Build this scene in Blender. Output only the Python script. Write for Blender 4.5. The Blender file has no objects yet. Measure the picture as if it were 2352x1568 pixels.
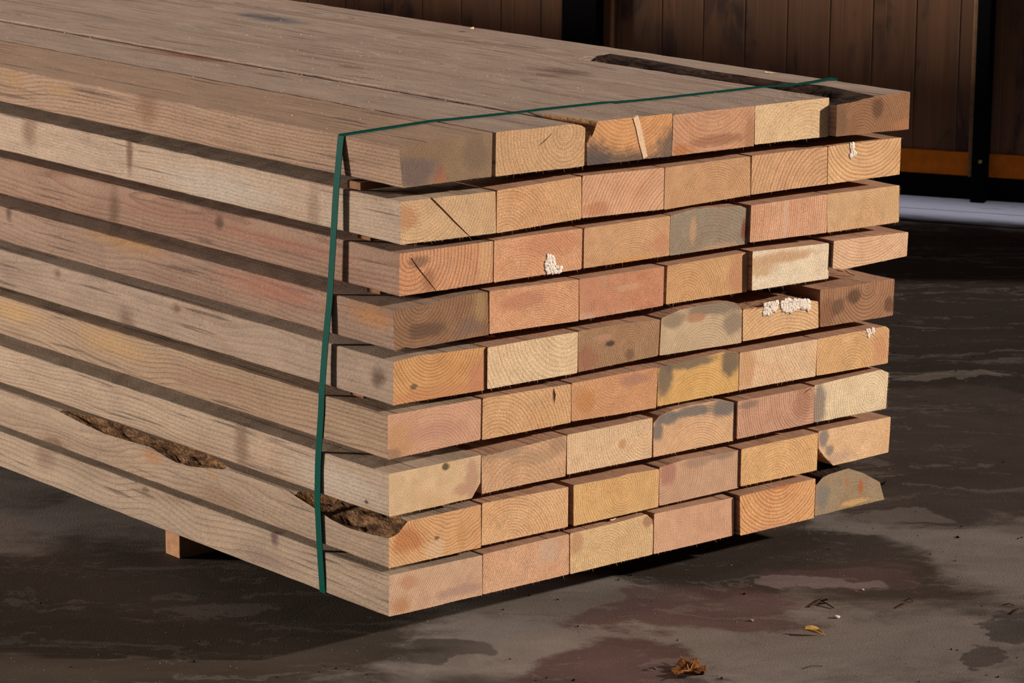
import bpy, bmesh, math, random
import numpy as np
from mathutils import Vector, Matrix, noise as mnoise

random.seed(7)
scene = bpy.context.scene
COL = scene.collection

# ------------------------------------------------------------------ camera
F = 7062.2                       # focal length in pixels of the 2352 wide frame
PITCH, YAW, ROLL = 0.2161, 0.6990, 0.0087
BASE = 0.08                      # underside of the stack above the floor
CAM = np.array([-3.1224, -4.0271, 1.6049 + BASE])
_f = np.array([math.sin(YAW) * math.cos(PITCH), math.cos(YAW) * math.cos(PITCH), -math.sin(PITCH)])
_r0 = np.array([math.cos(YAW), -math.sin(YAW), 0.0])
_u0 = np.cross(_r0, _f)
_r = math.cos(ROLL) * _r0 + math.sin(ROLL) * _u0
_u = math.cos(ROLL) * _u0 - math.sin(ROLL) * _r0
cam_data = bpy.data.cameras.new('camera')
cam = bpy.data.objects.new('camera', cam_data)
COL.objects.link(cam)
cam_data.sensor_width = 36.0
cam_data.sensor_fit = 'HORIZONTAL'
cam_data.lens = 36.0 * F / 2352.0
cam_data.clip_start = 0.05
cam_data.clip_end = 200.0
cam.matrix_world = Matrix(((_r[0], _u[0], -_f[0], CAM[0]), (_r[1], _u[1], -_f[1], CAM[1]),
                           (_r[2], _u[2], -_f[2], CAM[2]), (0, 0, 0, 1)))
cam_data.dof.use_dof = True
cam_data.dof.focus_distance = 5.45
cam_data.dof.aperture_fstop = 22.0
scene.camera = cam

# ------------------------------------------------------------------ light and exposure
world = bpy.data.worlds.new('world')
scene.world = world
world.use_nodes = True
world.node_tree.nodes['Background'].inputs['Color'].default_value = (0.78, 0.82, 1.0, 1)
world.node_tree.nodes['Background'].inputs['Strength'].default_value = 0.10

def add_sun(name, travel_az, elev, energy, colour, angle):
    d = bpy.data.lights.new(name, 'SUN')
    o = bpy.data.objects.new(name, d)
    COL.objects.link(o)
    a = math.radians(travel_az)
    e = math.radians(elev)
    v = Vector((math.cos(a) * math.cos(e), math.sin(a) * math.cos(e), -math.sin(e)))
    o.rotation_euler = v.to_track_quat('-Z', 'Y').to_euler()
    o.location = Vector((0.6, 0.5, 3.0)) - v * 6
    d.energy = energy
    d.color = colour
    d.angle = math.radians(angle)
    return o

add_sun('sun', 140.5, 20.0, 5.0, (1.0, 0.93, 0.85), 1.6)

# light from the left, its source unseen; it casts the strap's shadow
def add_left_light():
    d = bpy.data.lights.new('left_light', 'AREA')
    o = bpy.data.objects.new('left_light', d)
    COL.objects.link(o)
    v = Vector((0.70, -0.71, 0)).normalized()
    el = math.radians(6.5)
    v = Vector((v.x * math.cos(el), v.y * math.cos(el), -math.sin(el)))
    tgt = Vector((0.0, 0.5, 0.45))
    o.location = tgt - v * 14.0
    o.rotation_euler = v.to_track_quat('-Z', 'Y').to_euler()
    d.shape = 'RECTANGLE'
    d.size = 1.6
    d.size_y = 1.6
    d.energy = 2950.0
    d.color = (1.0, 0.93, 0.86)
add_left_light()

# cool area light added above the wall foot to brighten the pale strip
def add_strip_fill():
    d = bpy.data.lights.new('strip_fill', 'AREA')
    o = bpy.data.objects.new('strip_fill', d)
    COL.objects.link(o)
    p = Vector((4.4, 2.05, 2.25))
    n = Vector((-0.90, -0.43, 0)).normalized()
    along = Vector((n.y, -n.x, 0))
    o.location = p + n * 0.05
    z = Vector((0, 0, 1))
    o.matrix_world = Matrix(((along.x, -n.x, 0, o.location.x), (along.y, -n.y, 0, o.location.y), (0, 0, 1, o.location.z), (0, 0, 0, 1)))
    d.shape = 'RECTANGLE'
    d.size = 9.0
    d.size_y = 0.25
    d.spread = math.radians(14)
    d.energy = 3.0
    d.color = (0.86, 0.90, 1.0)
add_strip_fill()

scene.view_settings.view_transform = 'Standard'
scene.view_settings.look = 'None'
scene.view_settings.gamma = 1.0
scene.view_settings.use_curve_mapping = False
scene.view_settings.exposure = 0.0

# ------------------------------------------------------------------ photo geometry helpers
def ray(px, py):
    return _f + _r * (px - 1176) / F - _u * (py - 784) / F
def on_z(px, py, z):
    d = ray(px, py); return CAM + d * ((z - CAM[2]) / d[2])
def on_y(px, py, y=0.0):
    d = ray(px, py); return CAM + d * ((y - CAM[1]) / d[1])
def on_x(px, py, x=0.0):
    d = ray(px, py); return CAM + d * ((x - CAM[0]) / d[0])

def lin(c):
    return tuple(((v / 255.0) / 12.92) if v / 255.0 <= 0.04045 else (((v / 255.0) + 0.055) / 1.055) ** 2.4 for v in c)

# ------------------------------------------------------------------ node helpers
class NT:
    def __init__(self, name):
        self.m = bpy.data.materials.new(name)
        self.m.use_nodes = True
        self.t = self.m.node_tree
        self.b = self.t.nodes['Principled BSDF']
    def new(self, kind, **kw):
        n = self.t.nodes.new(kind)
        for k, v in kw.items():
            setattr(n, k, v)
        return n
    def put(self, sock, v):
        if hasattr(v, 'is_output') or isinstance(v, bpy.types.NodeSocket):
            self.t.links.new(v, sock)
        elif v is not None:
            if sock.type == 'RGBA' and len(v) == 3:
                v = tuple(v) + (1.0,)
            sock.default_value = v
    def math(self, op, a, b=None, c=None, clamp=False):
        n = self.new('ShaderNodeMath', operation=op, use_clamp=clamp)
        self.put(n.inputs[0], a)
        if b is not None: self.put(n.inputs[1], b)
        if c is not None: self.put(n.inputs[2], c)
        return n.outputs[0]
    def vmath(self, op, a, b=None, s=None):
        n = self.new('ShaderNodeVectorMath', operation=op)
        self.put(n.inputs[0], a)
        if b is not None: self.put(n.inputs[1], b)
        if s is not None: self.put(n.inputs['Scale'], s)
        return n.outputs['Value'] if op in ('LENGTH', 'DOT_PRODUCT', 'DISTANCE') else n.outputs[0]
    def noise(self, vec, scale, detail=2.0, rough=0.5, dist=0.0, colour=False):
        n = self.new('ShaderNodeTexNoise')
        self.put(n.inputs['Vector'], vec)
        n.inputs['Scale'].default_value = scale
        n.inputs['Detail'].default_value = detail
        n.inputs['Roughness'].default_value = rough
        n.inputs['Distortion'].default_value = dist
        return n.outputs['Color' if colour else 'Fac']
    def mix(self, fac, a, b, mode='MIX'):
        n = self.new('ShaderNodeMix', data_type='RGBA', blend_type=mode)
        self.put(n.inputs[0], fac)
        self.put(n.inputs[6], a)
        self.put(n.inputs[7], b)
        return n.outputs[2]
    def ramp(self, fac, stops):
        n = self.new('ShaderNodeValToRGB')
        self.put(n.inputs[0], fac)
        e = n.color_ramp.elements
        while len(e) < len(stops):
            e.new(0.5)
        for i, (p, c) in enumerate(stops):
            e[i].position = p
            e[i].color = (c, c, c, 1) if not hasattr(c, '__len__') else tuple(c) + (1,) * (4 - len(c))
        return n.outputs[0]
    def step(self, v, lo, hi):
        n = self.new('ShaderNodeMapRange', interpolation_type='SMOOTHSTEP')
        self.put(n.inputs[0], v)
        self.put(n.inputs[1], lo)
        self.put(n.inputs[2], hi)
        n.inputs[3].default_value = 0.0
        n.inputs[4].default_value = 1.0
        return n.outputs[0]
    def attr(self, name, what='Vector'):
        n = self.new('ShaderNodeAttribute', attribute_type='OBJECT', attribute_name=name)
        return n.outputs[what]
    def sep(self, v):
        n = self.new('ShaderNodeSeparateXYZ')
        self.put(n.inputs[0], v)
        return n.outputs
    def comb(self, x, y, z):
        n = self.new('ShaderNodeCombineXYZ')
        self.put(n.inputs[0], x); self.put(n.inputs[1], y); self.put(n.inputs[2], z)
        return n.outputs[0]
    def objco(self):
        return self.new('ShaderNodeTexCoord').outputs['Object']
    def bump(self, h, strength, dist, prev=None):
        n = self.new('ShaderNodeBump')
        n.inputs['Strength'].default_value = strength
        n.inputs['Distance'].default_value = dist
        self.put(n.inputs['Height'], h)
        if prev is not None: self.put(n.inputs['Normal'], prev)
        return n.outputs[0]
    def finish(self, colour, rough=0.8, spec=0.25, normal=None):
        self.put(self.b.inputs['Base Color'], colour)
        self.put(self.b.inputs['Roughness'], rough)
        self.b.inputs['Specular IOR Level'].default_value = spec
        if normal is not None: self.put(self.b.inputs['Normal'], normal)
        return self.m

NST = 4   # stain slots on the cut end and on the long faces

def wood_material(name, end):
    """Solid wood: growth rings round the pith of each beam; the beam's own numbers come from object properties."""
    T = NT(name)
    P = T.objco()
    s = T.sep(P)
    seed = T.attr('seed', 'Fac')
    off = T.comb(T.math('MULTIPLY', seed, 3.71), T.math('MULTIPLY', seed, 1.37), T.math('MULTIPLY', seed, 5.13))
    Q = T.vmath('ADD', P, off)
    # heart of the tree wanders slowly along the beam
    drift = T.noise(T.vmath('MULTIPLY', Q, (0.4, 1.3, 0.4)), 1.0, 2.0, 0.5, colour=True)
    drift = T.vmath('SUBTRACT', drift, (0.5, 0.5, 0.5))
    yfade = T.math('MULTIPLY', s[1], 0.16)
    drift = T.vmath('SCALE', drift, s=T.math('MINIMUM', yfade, 0.10))
    warp = T.vmath('SUBTRACT', T.noise(T.vmath('MULTIPLY', Q, (1, 0.16, 1)), 11.0, 2.0, 0.5, colour=True), (0.5, 0.5, 0.5))
    warp = T.vmath('SCALE', warp, s=T.attr('warp', 'Fac'))
    R = T.vmath('ADD', T.vmath('SUBTRACT', T.vmath('ADD', P, warp), T.attr('pith')), drift)
    # knots bend the rings
    R = T.vmath('MULTIPLY', R, (1, 0, 1))
    d = T.vmath('LENGTH', R)
    wob = T.noise(T.vmath('MULTIPLY', Q, (1, 0.3, 1)), 26.0, 2.0, 0.5)
    ph = T.math('ADD', T.math('DIVIDE', d, T.attr('ring', 'Fac')), T.math('MULTIPLY', wob, 0.5))
    fr = T.math('FRACT', ph)
    ring = T.ramp(fr, [(0.0, 0.05), (0.45, 0.10), (0.80, 0.85), (0.93, 1.0), (1.0, 0.05)])
    yearvar = T.new('ShaderNodeTexWhiteNoise', noise_dimensions='1D')
    T.put(yearvar.inputs['W'], T.math('FLOOR', ph))
    ring = T.math('MULTIPLY', ring, T.math('MULTIPLY_ADD', yearvar.outputs[0], 0.55, 0.55))
    con = T.math('MINIMUM', T.math('MULTIPLY', T.attr('contrast', 'Fac'), 1.05), 1.0)
    fine = T.noise(T.vmath('MULTIPLY', Q, (1, 1 if end else 0.22, 1)), 560.0, 3.0, 0.7)
    mid = T.noise(T.vmath('MULTIPLY', Q, (1, 1 if end else 0.2, 1)), 34.0, 4.0, 0.6)
    if end:
        base = T.attr('end_colour')
        late = T.mix(1.0, base, (0.68, 0.47, 0.33), 'MULTIPLY')
        col = T.mix(T.math('MULTIPLY', ring, con), base, late)
        broad = T.noise(Q, 9.0, 3.0, 0.55, 0.6)
        col = T.mix(T.math('MULTIPLY', T.step(broad, 0.45, 0.75), 0.45), col, T.mix(1.0, col, (0.93, 0.79, 0.68), 'MULTIPLY'))
        col = T.mix(T.math('MULTIPLY', T.step(broad, 0.5, 0.2), 0.35), col, T.mix(1.0, col, (1.08, 1.08, 1.02), 'MULTIPLY'))
        col = T.mix(1.0, col, T.ramp(mid, [(0.2, 0.84), (0.8, 1.14)]), 'MULTIPLY')
        col = T.mix(1.0, col, T.ramp(fine, [(0.32, 0.70), (0.5, 1.0), (0.70, 1.30)]), 'MULTIPLY')
    else:
        base = T.attr('side_colour')
        late = T.mix(1.0, base, (0.70, 0.60, 0.54), 'MULTIPLY')
        col = T.mix(T.math('MULTIPLY', ring, T.math('MULTIPLY', T.attr('side_contrast', 'Fac'), 1.4, clamp=True)), base, late)
        # weathering: grey and brown bands that run with the grain
        band = T.noise(T.vmath('MULTIPLY', Q, (1, 0.07, 1)), 16.0, 4.0, 0.6, 0.3)
        col = T.mix(T.math('MULTIPLY', T.step(band, 0.5, 0.78), 0.6), col, T.mix(1.0, col, (0.70, 0.60, 0.55), 'MULTIPLY'))
        col = T.mix(T.math('MULTIPLY', T.step(band, 0.48, 0.25), 0.4), col, T.mix(1.0, col, (1.15, 1.14, 1.13), 'MULTIPLY'))
        patch = T.noise(T.vmath('MULTIPLY', Q, (1, 0.35, 1)), 6.0, 4.0, 0.6, 0.5)
        col = T.mix(T.math('MULTIPLY', T.step(patch, 0.54, 0.72), 0.40), col, T.mix(1.0, col, (0.99, 0.84, 0.76), 'MULTIPLY'))
        col = T.mix(T.math('MULTIPLY', T.step(patch, 0.42, 0.27), 0.45), col, T.mix(1.0, col, (0.82, 0.80, 0.82), 'MULTIPLY'))
        # thin dark checks along the grain
        chk = T.noise(T.vmath('MULTIPLY', Q, (1, 0.03, 1)), 95.0, 2.0, 0.5, 0.2)
        col = T.mix(T.math('MULTIPLY', T.step(chk, 0.61, 0.69), 0.6), col, (0.07, 0.045, 0.035))
        # specks of torn fibre and dirt
        spk = T.noise(T.vmath('MULTIPLY', Q, (1, 0.55, 1)), 230.0, 3.0, 0.65)
        spm = T.noise(T.vmath('MULTIPLY', Q, (1, 0.5, 1)), 8.0, 3.0, 0.6)
        spa = T.math('MULTIPLY', T.step(spk, 0.60, 0.68), T.step(spm, 0.45, 0.62))
        col = T.mix(T.math('MULTIPLY', spa, 0.7), col, T.mix(1.0, col, (0.42, 0.34, 0.30), 'MULTIPLY'))
        # knots
        v = T.new('ShaderNodeTexVoronoi', feature='F1')
        T.put(v.inputs['Vector'], T.vmath('ADD', T.vmath('MULTIPLY', Q, (1, 0.42, 1)), T.vmath('SCALE', T.vmath('SUBTRACT', T.noise(Q, 30, 2, 0.5, colour=True), (0.5, 0.5, 0.5)), s=0.02)))
        v.inputs['Scale'].default_value = 4.6
        kd = v.outputs['Distance']
        kn = T.step(kd, 0.115, 0.05)
        khalo = T.step(kd, 0.24, 0.07)
        krings = T.math('SINE', T.math('MULTIPLY', kd, 190.0))
        col = T.mix(T.math('MULTIPLY', khalo, T.math('MULTIPLY_ADD', krings, 0.10, 0.14)), col, T.mix(1.0, col, (0.62, 0.47, 0.40), 'MULTIPLY'))
        col = T.mix(T.math('MULTIPLY', kn, 0.55), col, T.mix(1.0, col, (0.45, 0.33, 0.27), 'MULTIPLY'))
        col = T.mix(1.0, col, T.ramp(mid, [(0.2, 0.80), (0.8, 1.18)]), 'MULTIPLY')
        col = T.mix(1.0, col, T.ramp(fine, [(0.32, 0.82), (0.5, 1.0), (0.70, 1.17)]), 'MULTIPLY')
    # stains, resin, blue stain: soft edged patches
    sn = T.noise(T.vmath('MULTIPLY', Q, (1, 1 if end else 0.5, 1)), 38.0, 4.0, 0.62)
    pre = 'e' if end else 's'
    for i in range(NST):
        c = T.vmath('SUBTRACT', P, T.attr('%s%dc' % (pre, i)))
        c = T.vmath('DIVIDE', c, T.attr('%s%dr' % (pre, i)))
        l = T.math('ADD', T.vmath('LENGTH', c), T.math('MULTIPLY', T.math('SUBTRACT', sn, 0.5), 1.3))
        m = T.math('MULTIPLY', T.step(l, 1.30 if end else 1.45, 0.55 if end else 0.2), 0.86)
        sc = T.attr('%s%dk' % (pre, i))
        sc = T.mix(T.math('MULTIPLY', ring, 0.35), sc, T.mix(1.0, sc, (0.6, 0.55, 0.5), 'MULTIPLY'))
        sc = T.mix(1.0, sc, T.ramp(fine, [(0.3, 0.75), (0.55, 1.0), (0.75, 1.2)]), 'MULTIPLY')
        col = T.mix(m, col, sc)
    # rough sawn surface
    if end:
        ang = T.attr('saw', 'Vector')
        sw = T.vmath('DOT_PRODUCT', P, ang)
        saw = T.math('SINE', T.math('ADD', T.math('MULTIPLY', sw, 1900.0), T.math('MULTIPLY', mid, 5.0)))
        h = T.math('ADD', T.math('MULTIPLY', ring, T.math('MULTIPLY', con, -0.65)), T.math('MULTIPLY', fine, 2.3))
        h = T.math('ADD', h, T.math('MULTIPLY', saw, 0.05))
        h = T.math('ADD', h, T.math('MULTIPLY', mid, 0.15))
        col = T.mix(T.math('MULTIPLY', T.step(saw, 0.55, 1.0), T.attr('sawdark', 'Fac')), col, T.mix(1.0, col, (0.68, 0.56, 0.5), 'MULTIPLY'))
        nrm = T.bump(h, 0.9, 0.0009)
    else:
        saw = T.math('SINE', T.math('ADD', T.math('MULTIPLY', s[1], 1500.0), T.math('MULTIPLY', mid, 6.0)))
        h = T.math('ADD', T.math('MULTIPLY', ring, -0.7), T.math('MULTIPLY', fine, 1.7))
        h = T.math('ADD', h, T.math('MULTIPLY', saw, 0.03))
        h = T.math('ADD', h, T.math('MULTIPLY', mid, 0.6))
        nrm = T.bump(h, 0.9, 0.0014)
    return T.finish(col, 0.85, 0.15, nrm)

M_END = wood_material('fresh_sawn_end_grain', True)
M_SIDE = wood_material('rough_sawn_long_grain', False)

def bark_material(name, dark, light, red):
    T = NT(name)
    P = T.vmath('MULTIPLY', T.objco(), (1, 0.35, 1))
    n = T.noise(P, 60.0, 5.0, 0.65, 0.8)
    n2 = T.noise(P, 14.0, 3.0, 0.6, 0.4)
    c = T.mix(T.step(n, 0.35, 0.7), lin(dark), lin(light))
    c = T.mix(T.math('MULTIPLY', T.step(n2, 0.48, 0.7), 0.7), c, lin(red))
    h = T.math('ADD', n, T.noise(P, 260.0, 3.0, 0.7))
    return T.finish(c, 0.92, 0.1, T.bump(h, 1.0, 0.006))

M_BARK = bark_material('dark_bark', (30, 20, 16), (88, 66, 52), (72, 42, 30))
M_BAST = bark_material('brown_inner_bark', (70, 46, 30), (158, 118, 82), (176, 124, 70))

def plain(name, rgb, rough=0.7, spec=0.3, nscale=120.0, namp=0.25, bump=0.5, bd=0.001, metallic=0.0):
    T = NT(name)
    P = T.objco()
    n = T.noise(P, nscale, 4.0, 0.6)
    c = T.mix(1.0, lin(rgb), T.ramp(n, [(0.25, 1 - namp), (0.75, 1 + namp)]), 'MULTIPLY')
    T.b.inputs['Metallic'].default_value = metallic
    return T.finish(c, rough, spec, T.bump(n, bump, bd))

# ------------------------------------------------------------------ object helpers
def make_obj(name, verts, faces, mats, fmat=None, parent=None, loc=None, smooth=False):
    me = bpy.data.meshes.new(name)
    if loc is not None:
        verts = [(v[0] - loc[0], v[1] - loc[1], v[2] - loc[2]) for v in verts]
    me.from_pydata([tuple(map(float, v)) for v in verts], [], faces)
    for m in (mats if isinstance(mats, (list, tuple)) else [mats]):
        me.materials.append(m)
    if fmat is not None:
        me.polygons.foreach_set('material_index', fmat)
    if smooth:
        me.polygons.foreach_set('use_smooth', [True] * len(me.polygons))
    me.update()
    o = bpy.data.objects.new(name, me)
    COL.objects.link(o)
    if loc is not None:
        o.location = loc
    if parent is not None:
        o.parent = parent
        if loc is not None:
            o.location = tuple(loc[i] - parent.location[i] for i in range(3))
    return o

def tag(o, label=None, cat=None, group=None, kind=None):
    if label: o['label'] = label
    if cat: o['category'] = cat
    if group: o['group'] = group
    if kind: o['kind'] = kind
    return o

class MB:
    """collects simple solids into one mesh"""
    def __init__(self):
        self.v = []; self.f = []; self.m = []
    def box(self, a, b, mi=0, M=None):
        (x0, y0, z0), (x1, y1, z1) = a, b
        i = len(self.v)
        vs = [(x0, y0, z0), (x1, y0, z0), (x1, y1, z0), (x0, y1, z0), (x0, y0, z1), (x1, y0, z1), (x1, y1, z1), (x0, y1, z1)]
        if M is not None:
            vs = [tuple(M @ Vector(q)) for q in vs]
        self.v += vs
        for f in ((3, 2, 1, 0), (4, 5, 6, 7), (0, 1, 5, 4), (1, 2, 6, 5), (2, 3, 7, 6), (3, 0, 4, 7)):
            self.f.append(tuple(i + k for k in f)); self.m.append(mi)
    def spike(self, p, d, r, mi=0):
        p = Vector(p); d = Vector(d)
        a = d.orthogonal().normalized() * r
        b = d.normalized().cross(a)
        i = len(self.v)
        self.v += [tuple(p + a), tuple(p - a * 0.5 + b * 0.87), tuple(p - a * 0.5 - b * 0.87), tuple(p + d)]
        for f in ((0, 1, 3), (1, 2, 3), (2, 0, 3), (2, 1, 0)):
            self.f.append(tuple(i + k for k in f)); self.m.append(mi)
    def tube(self, pts, radii, n=7, mi=0):
        pts = [Vector(p) for p in pts]
        i0 = len(self.v)
        for k, p in enumerate(pts):
            t = (pts[min(k + 1, len(pts) - 1)] - pts[max(k - 1, 0)]).normalized()
            a = t.orthogonal().normalized() if abs(t.z) > 0.9 else t.cross(Vector((0, 0, 1))).normalized()
            b = t.cross(a)
            r = radii[k] if hasattr(radii, '__len__') else radii
            for j in range(n):
                w = 2 * math.pi * j / n
                self.v.append(tuple(p + a * (r * math.cos(w)) + b * (r * math.sin(w))))
        for k in range(len(pts) - 1):
            for j in range(n):
                a0 = i0 + k * n + j; a1 = i0 + k * n + (j + 1) % n
                self.f.append((a0, a1, a1 + n, a0 + n)); self.m.append(mi)
        self.f.append(tuple(i0 + j for j in reversed(range(n)))); self.m.append(mi)
        e = i0 + (len(pts) - 1) * n
        self.f.append(tuple(e + j for j in range(n))); self.m.append(mi)
    def build(self, name, mats, parent=None, loc=None, smooth=False):
        return make_obj(name, self.v, self.f, mats, self.m, parent, loc, smooth)
# ------------------------------------------------------------------ the setting: floor, back wall
RIGHT = Vector((_r0[0], _r0[1], 0)).normalized()
FWD = Vector((math.sin(YAW), math.cos(YAW), 0))

def floor_material():
    T = NT('stained_concrete_floor')
    P = T.objco()
    w = T.vmath('SUBTRACT', T.noise(P, 3.2, 5.0, 0.62, 0.3, colour=True), (0.5, 0.5, 0.5))
    W = T.vmath('ADD', P, T.vmath('SCALE', w, s=0.42))
    n1 = T.noise(T.vmath('MULTIPLY', P, (0.7, 1.0, 1)), 1.7, 6.0, 0.62, 0.5)
    n2 = T.noise(T.vmath('MULTIPLY', P, (0.6, 1, 1)), 7.0, 5.0, 0.65, 0.8)
    n3 = T.noise(P, 240.0, 3.0, 0.7)
    dry = T.mix(n2, lin((98, 86, 77)), lin((140, 128, 119)))
    col = T.mix(T.step(n1, 0.44, 0.60), dry, lin((62, 50, 42)))
    FR = Matrix((tuple(RIGHT), tuple(FWD), (0, 0, 1)))
    def ell(cx, cy, rx, ry):
        p = FR @ Vector(on_z(cx, cy, 0.0))
        D = float((on_z(cx, cy, 0.0) - CAM) @ _f)
        return (p.x, p.y), rx * D / F, ry * D / F / math.sin(PITCH + 0.06)
    for cx, cy, rx, ry, c, st in FLOOR_STAINS_SHADE:
        (ax, ay), ra, rb = ell(cx, cy, rx, ry)
        l = T.vmath('LENGTH', T.vmath('DIVIDE', T.vmath('SUBTRACT', W, (ax, ay, 0)), (ra, rb, 1e3)))
        l = T.math('ADD', l, T.math('MULTIPLY', T.math('SUBTRACT', n2, 0.5), 0.5))
        k = T.mix(1.0, lin(c), T.ramp(n2, [(0.25, 0.78), (0.75, 1.25)]), 'MULTIPLY')
        col = T.mix(T.math('MULTIPLY', T.step(l, 1.08, 0.86), st), col, k)
    v = T.new('ShaderNodeTexVoronoi', feature='F1')
    T.put(v.inputs['Vector'], P)
    v.inputs['Scale'].default_value = 120.0
    spk = T.math('MULTIPLY', T.step(v.outputs['Distance'], 0.16, 0.08), T.step(T.sep(v.outputs['Color'])[0], 0.80, 0.86))
    col = T.mix(1.0, col, T.ramp(n3, [(0.3, 0.72), (0.55, 1.0), (0.8, 1.35)]), 'MULTIPLY')
    col = T.mix(T.math('MULTIPLY', spk, 0.5), col, lin((150, 138, 126)))
    # a thin streaky swirl of dried mud
    sw = T.noise(T.vmath('ADD', T.vmath('MULTIPLY', P, (0.5, 2.2, 1)), T.vmath('SCALE', w, s=0.5)), 5.0, 5.0, 0.7, 1.2)
    col = T.mix(T.math('MULTIPLY', T.step(sw, 0.54, 0.62), 0.22), col, lin((138, 126, 116)))
    h = T.math('ADD', n3, T.math('MULTIPLY', n2, 2.0))
    return T.finish(col, 0.75, 0.18, T.bump(h, 0.5, 0.002))

# patches of damp and dust, plus painted stack shade: photo centre, size, colour, cover
FLOOR_STAINS_SHADE = [
    (2200, 700, 700, 300, (40, 29, 21), 0.97),
    (1750, 1290, 420, 75, (58, 46, 38), 0.95),
    (2080, 1060, 400, 150, (60, 48, 39), 0.92),
    (1500, 1240, 420, 70, (56, 44, 36), 0.9),
    (2100, 960, 330, 90, (64, 52, 44), 0.9),
    (1440, 1545, 230, 75, (80, 56, 52), 0.9),
    (1570, 1395, 280, 52, (86, 62, 58), 0.85),
    (1960, 1330, 150, 30, (84, 62, 60), 0.8),
    (1880, 1345, 90, 18, (120, 104, 100), 0.8),
    (1250, 1385, 150, 34, (108, 96, 86), 0.85),
    (2180, 870, 120, 10, (104, 92, 82), 0.7),
    (2060, 1180, 120, 14, (110, 98, 90), 0.7),
    (300, 1420, 700, 170, (54, 41, 29), 0.9),  # deepens the stack's shadow on the left, painted into the floor colour
    (1000, 1490, 90, 22, (66, 56, 48), 0.7),
    (2260, 1490, 60, 24, (66, 56, 50), 0.8),
    (2345, 1440, 50, 28, (62, 54, 48), 0.8),
]

M_FLOOR = floor_material()
mb = MB()
mb.box((-14, -14, -0.2), (14, 16, 0.0))
fl = mb.build('floor', M_FLOOR)
fl.matrix_world = Matrix(((RIGHT.x, FWD.x, 0, 0), (RIGHT.y, FWD.y, 0, 0), (0, 0, 1, 0), (0, 0, 0, 1)))
tag(fl, kind='structure')

# back wall: runs from left-far to right-near
w0 = on_z(2070.7, 449.3, 0.0)
w1 = on_z(2352.0, 468.4, 0.0)
WD = Vector((w1[0] - w0[0], w1[1] - w0[1], 0)).normalized()    # along the wall, to the right
WN = Vector((WD.y, -WD.x, 0))                                   # towards the camera side
if WN.dot(Vector((CAM[0] - w0[0], CAM[1] - w0[1], 0))) < 0:
    WN = -WN
WM = Matrix(((WD.x, -WN.x, 0, w0[0]), (WD.y, -WN.y, 0, w0[1]), (0, 0, 1, 0), (0, 0, 0, 1)))   # local x along, y into the wall, z up
def wall_xz(px, py, depth=0.0):
    n = np.array([WN.x, WN.y, 0.0]); p0 = w0 - n * depth
    d = ray(px, py); p = CAM + d * (((p0 - CAM) @ n) / (d @ n))
    q = p - w0
    return float(q @ np.array([WD.x, WD.y, 0])), float(p[2])

def plank_material():
    T = NT('brown_stained_cladding')
    P = T.objco()
    s = T.sep(P)
    cell = T.math('FLOOR', T.math('DIVIDE', s[0], 0.072))
    wn = T.new('ShaderNodeTexWhiteNoise', noise_dimensions='1D')
    T.put(wn.inputs['W'], cell)
    st = T.noise(T.vmath('MULTIPLY', P, (1, 1, 0.06)), 45.0, 4.0, 0.6, 0.2)
    pt = T.noise(T.vmath('MULTIPLY', P, (1, 1, 0.35)), 9.0, 4.0, 0.6, 0.5)
    c = T.mix(st, lin((80, 53, 37)), lin((136, 97, 68)))
    c = T.mix(T.math('MULTIPLY', wn.outputs[0], 0.45), c, lin((92, 72, 58)))
    c = T.mix(T.math('MULTIPLY', T.step(pt, 0.52, 0.68), 0.75), c, lin((52, 43, 42)))
    e = T.math('FRACT', T.math('DIVIDE', T.math('ADD', s[0], 9.0), 0.144))
    ln = T.math('MAXIMUM', T.math('MULTIPLY', T.step(e, 0.955, 0.985), 0.4), T.math('MULTIPLY', T.step(T.math('ABSOLUTE', T.math('SUBTRACT', e, 0.66)), 0.02, 0.006), 0.4))
    c = T.mix(ln, c, lin((150, 112, 78)))  # pale lines paint the light caught on the board edges
    return T.finish(c, 0.8, 0.2, T.bump(st, 0.4, 0.002))
M_PLANK = plank_material()
M_POST = plain('black_steel', (5, 4, 5), 0.8, 0.08, 60, 0.3, 0.2)
M_ORANGE = plain('orange_painted_sill', (196, 104, 8), 0.7, 0.2, 25, 0.25, 0.3)
M_PALE = None

SILL_TOP = wall_xz(2210, 350)[1]
SILL_BOT = wall_xz(2210, 404)[1]
mb = MB()
x = -9.0
HW = 2.0
while x < 4.0:
    mb.box((x, 0.012, SILL_BOT - 0.01), (x + 0.0965, 0.05, HW))            # broad face of a board
    mb.box((x + 0.0985, 0.0145, SILL_BOT - 0.01), (x + 0.1425, 0.05, HW))   # lap of the next
    mb.box((x + 0.1425, 0.017, SILL_BOT - 0.01), (x + 0.144, 0.05, HW))
    mb.box((x + 0.0965, 0.017, SILL_BOT - 0.01), (x + 0.0985, 0.05, HW))
    x += 0.144
wall = mb.build('wall_back', M_PLANK)
wall.matrix_world = WM
tag(wall, kind='structure')

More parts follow.
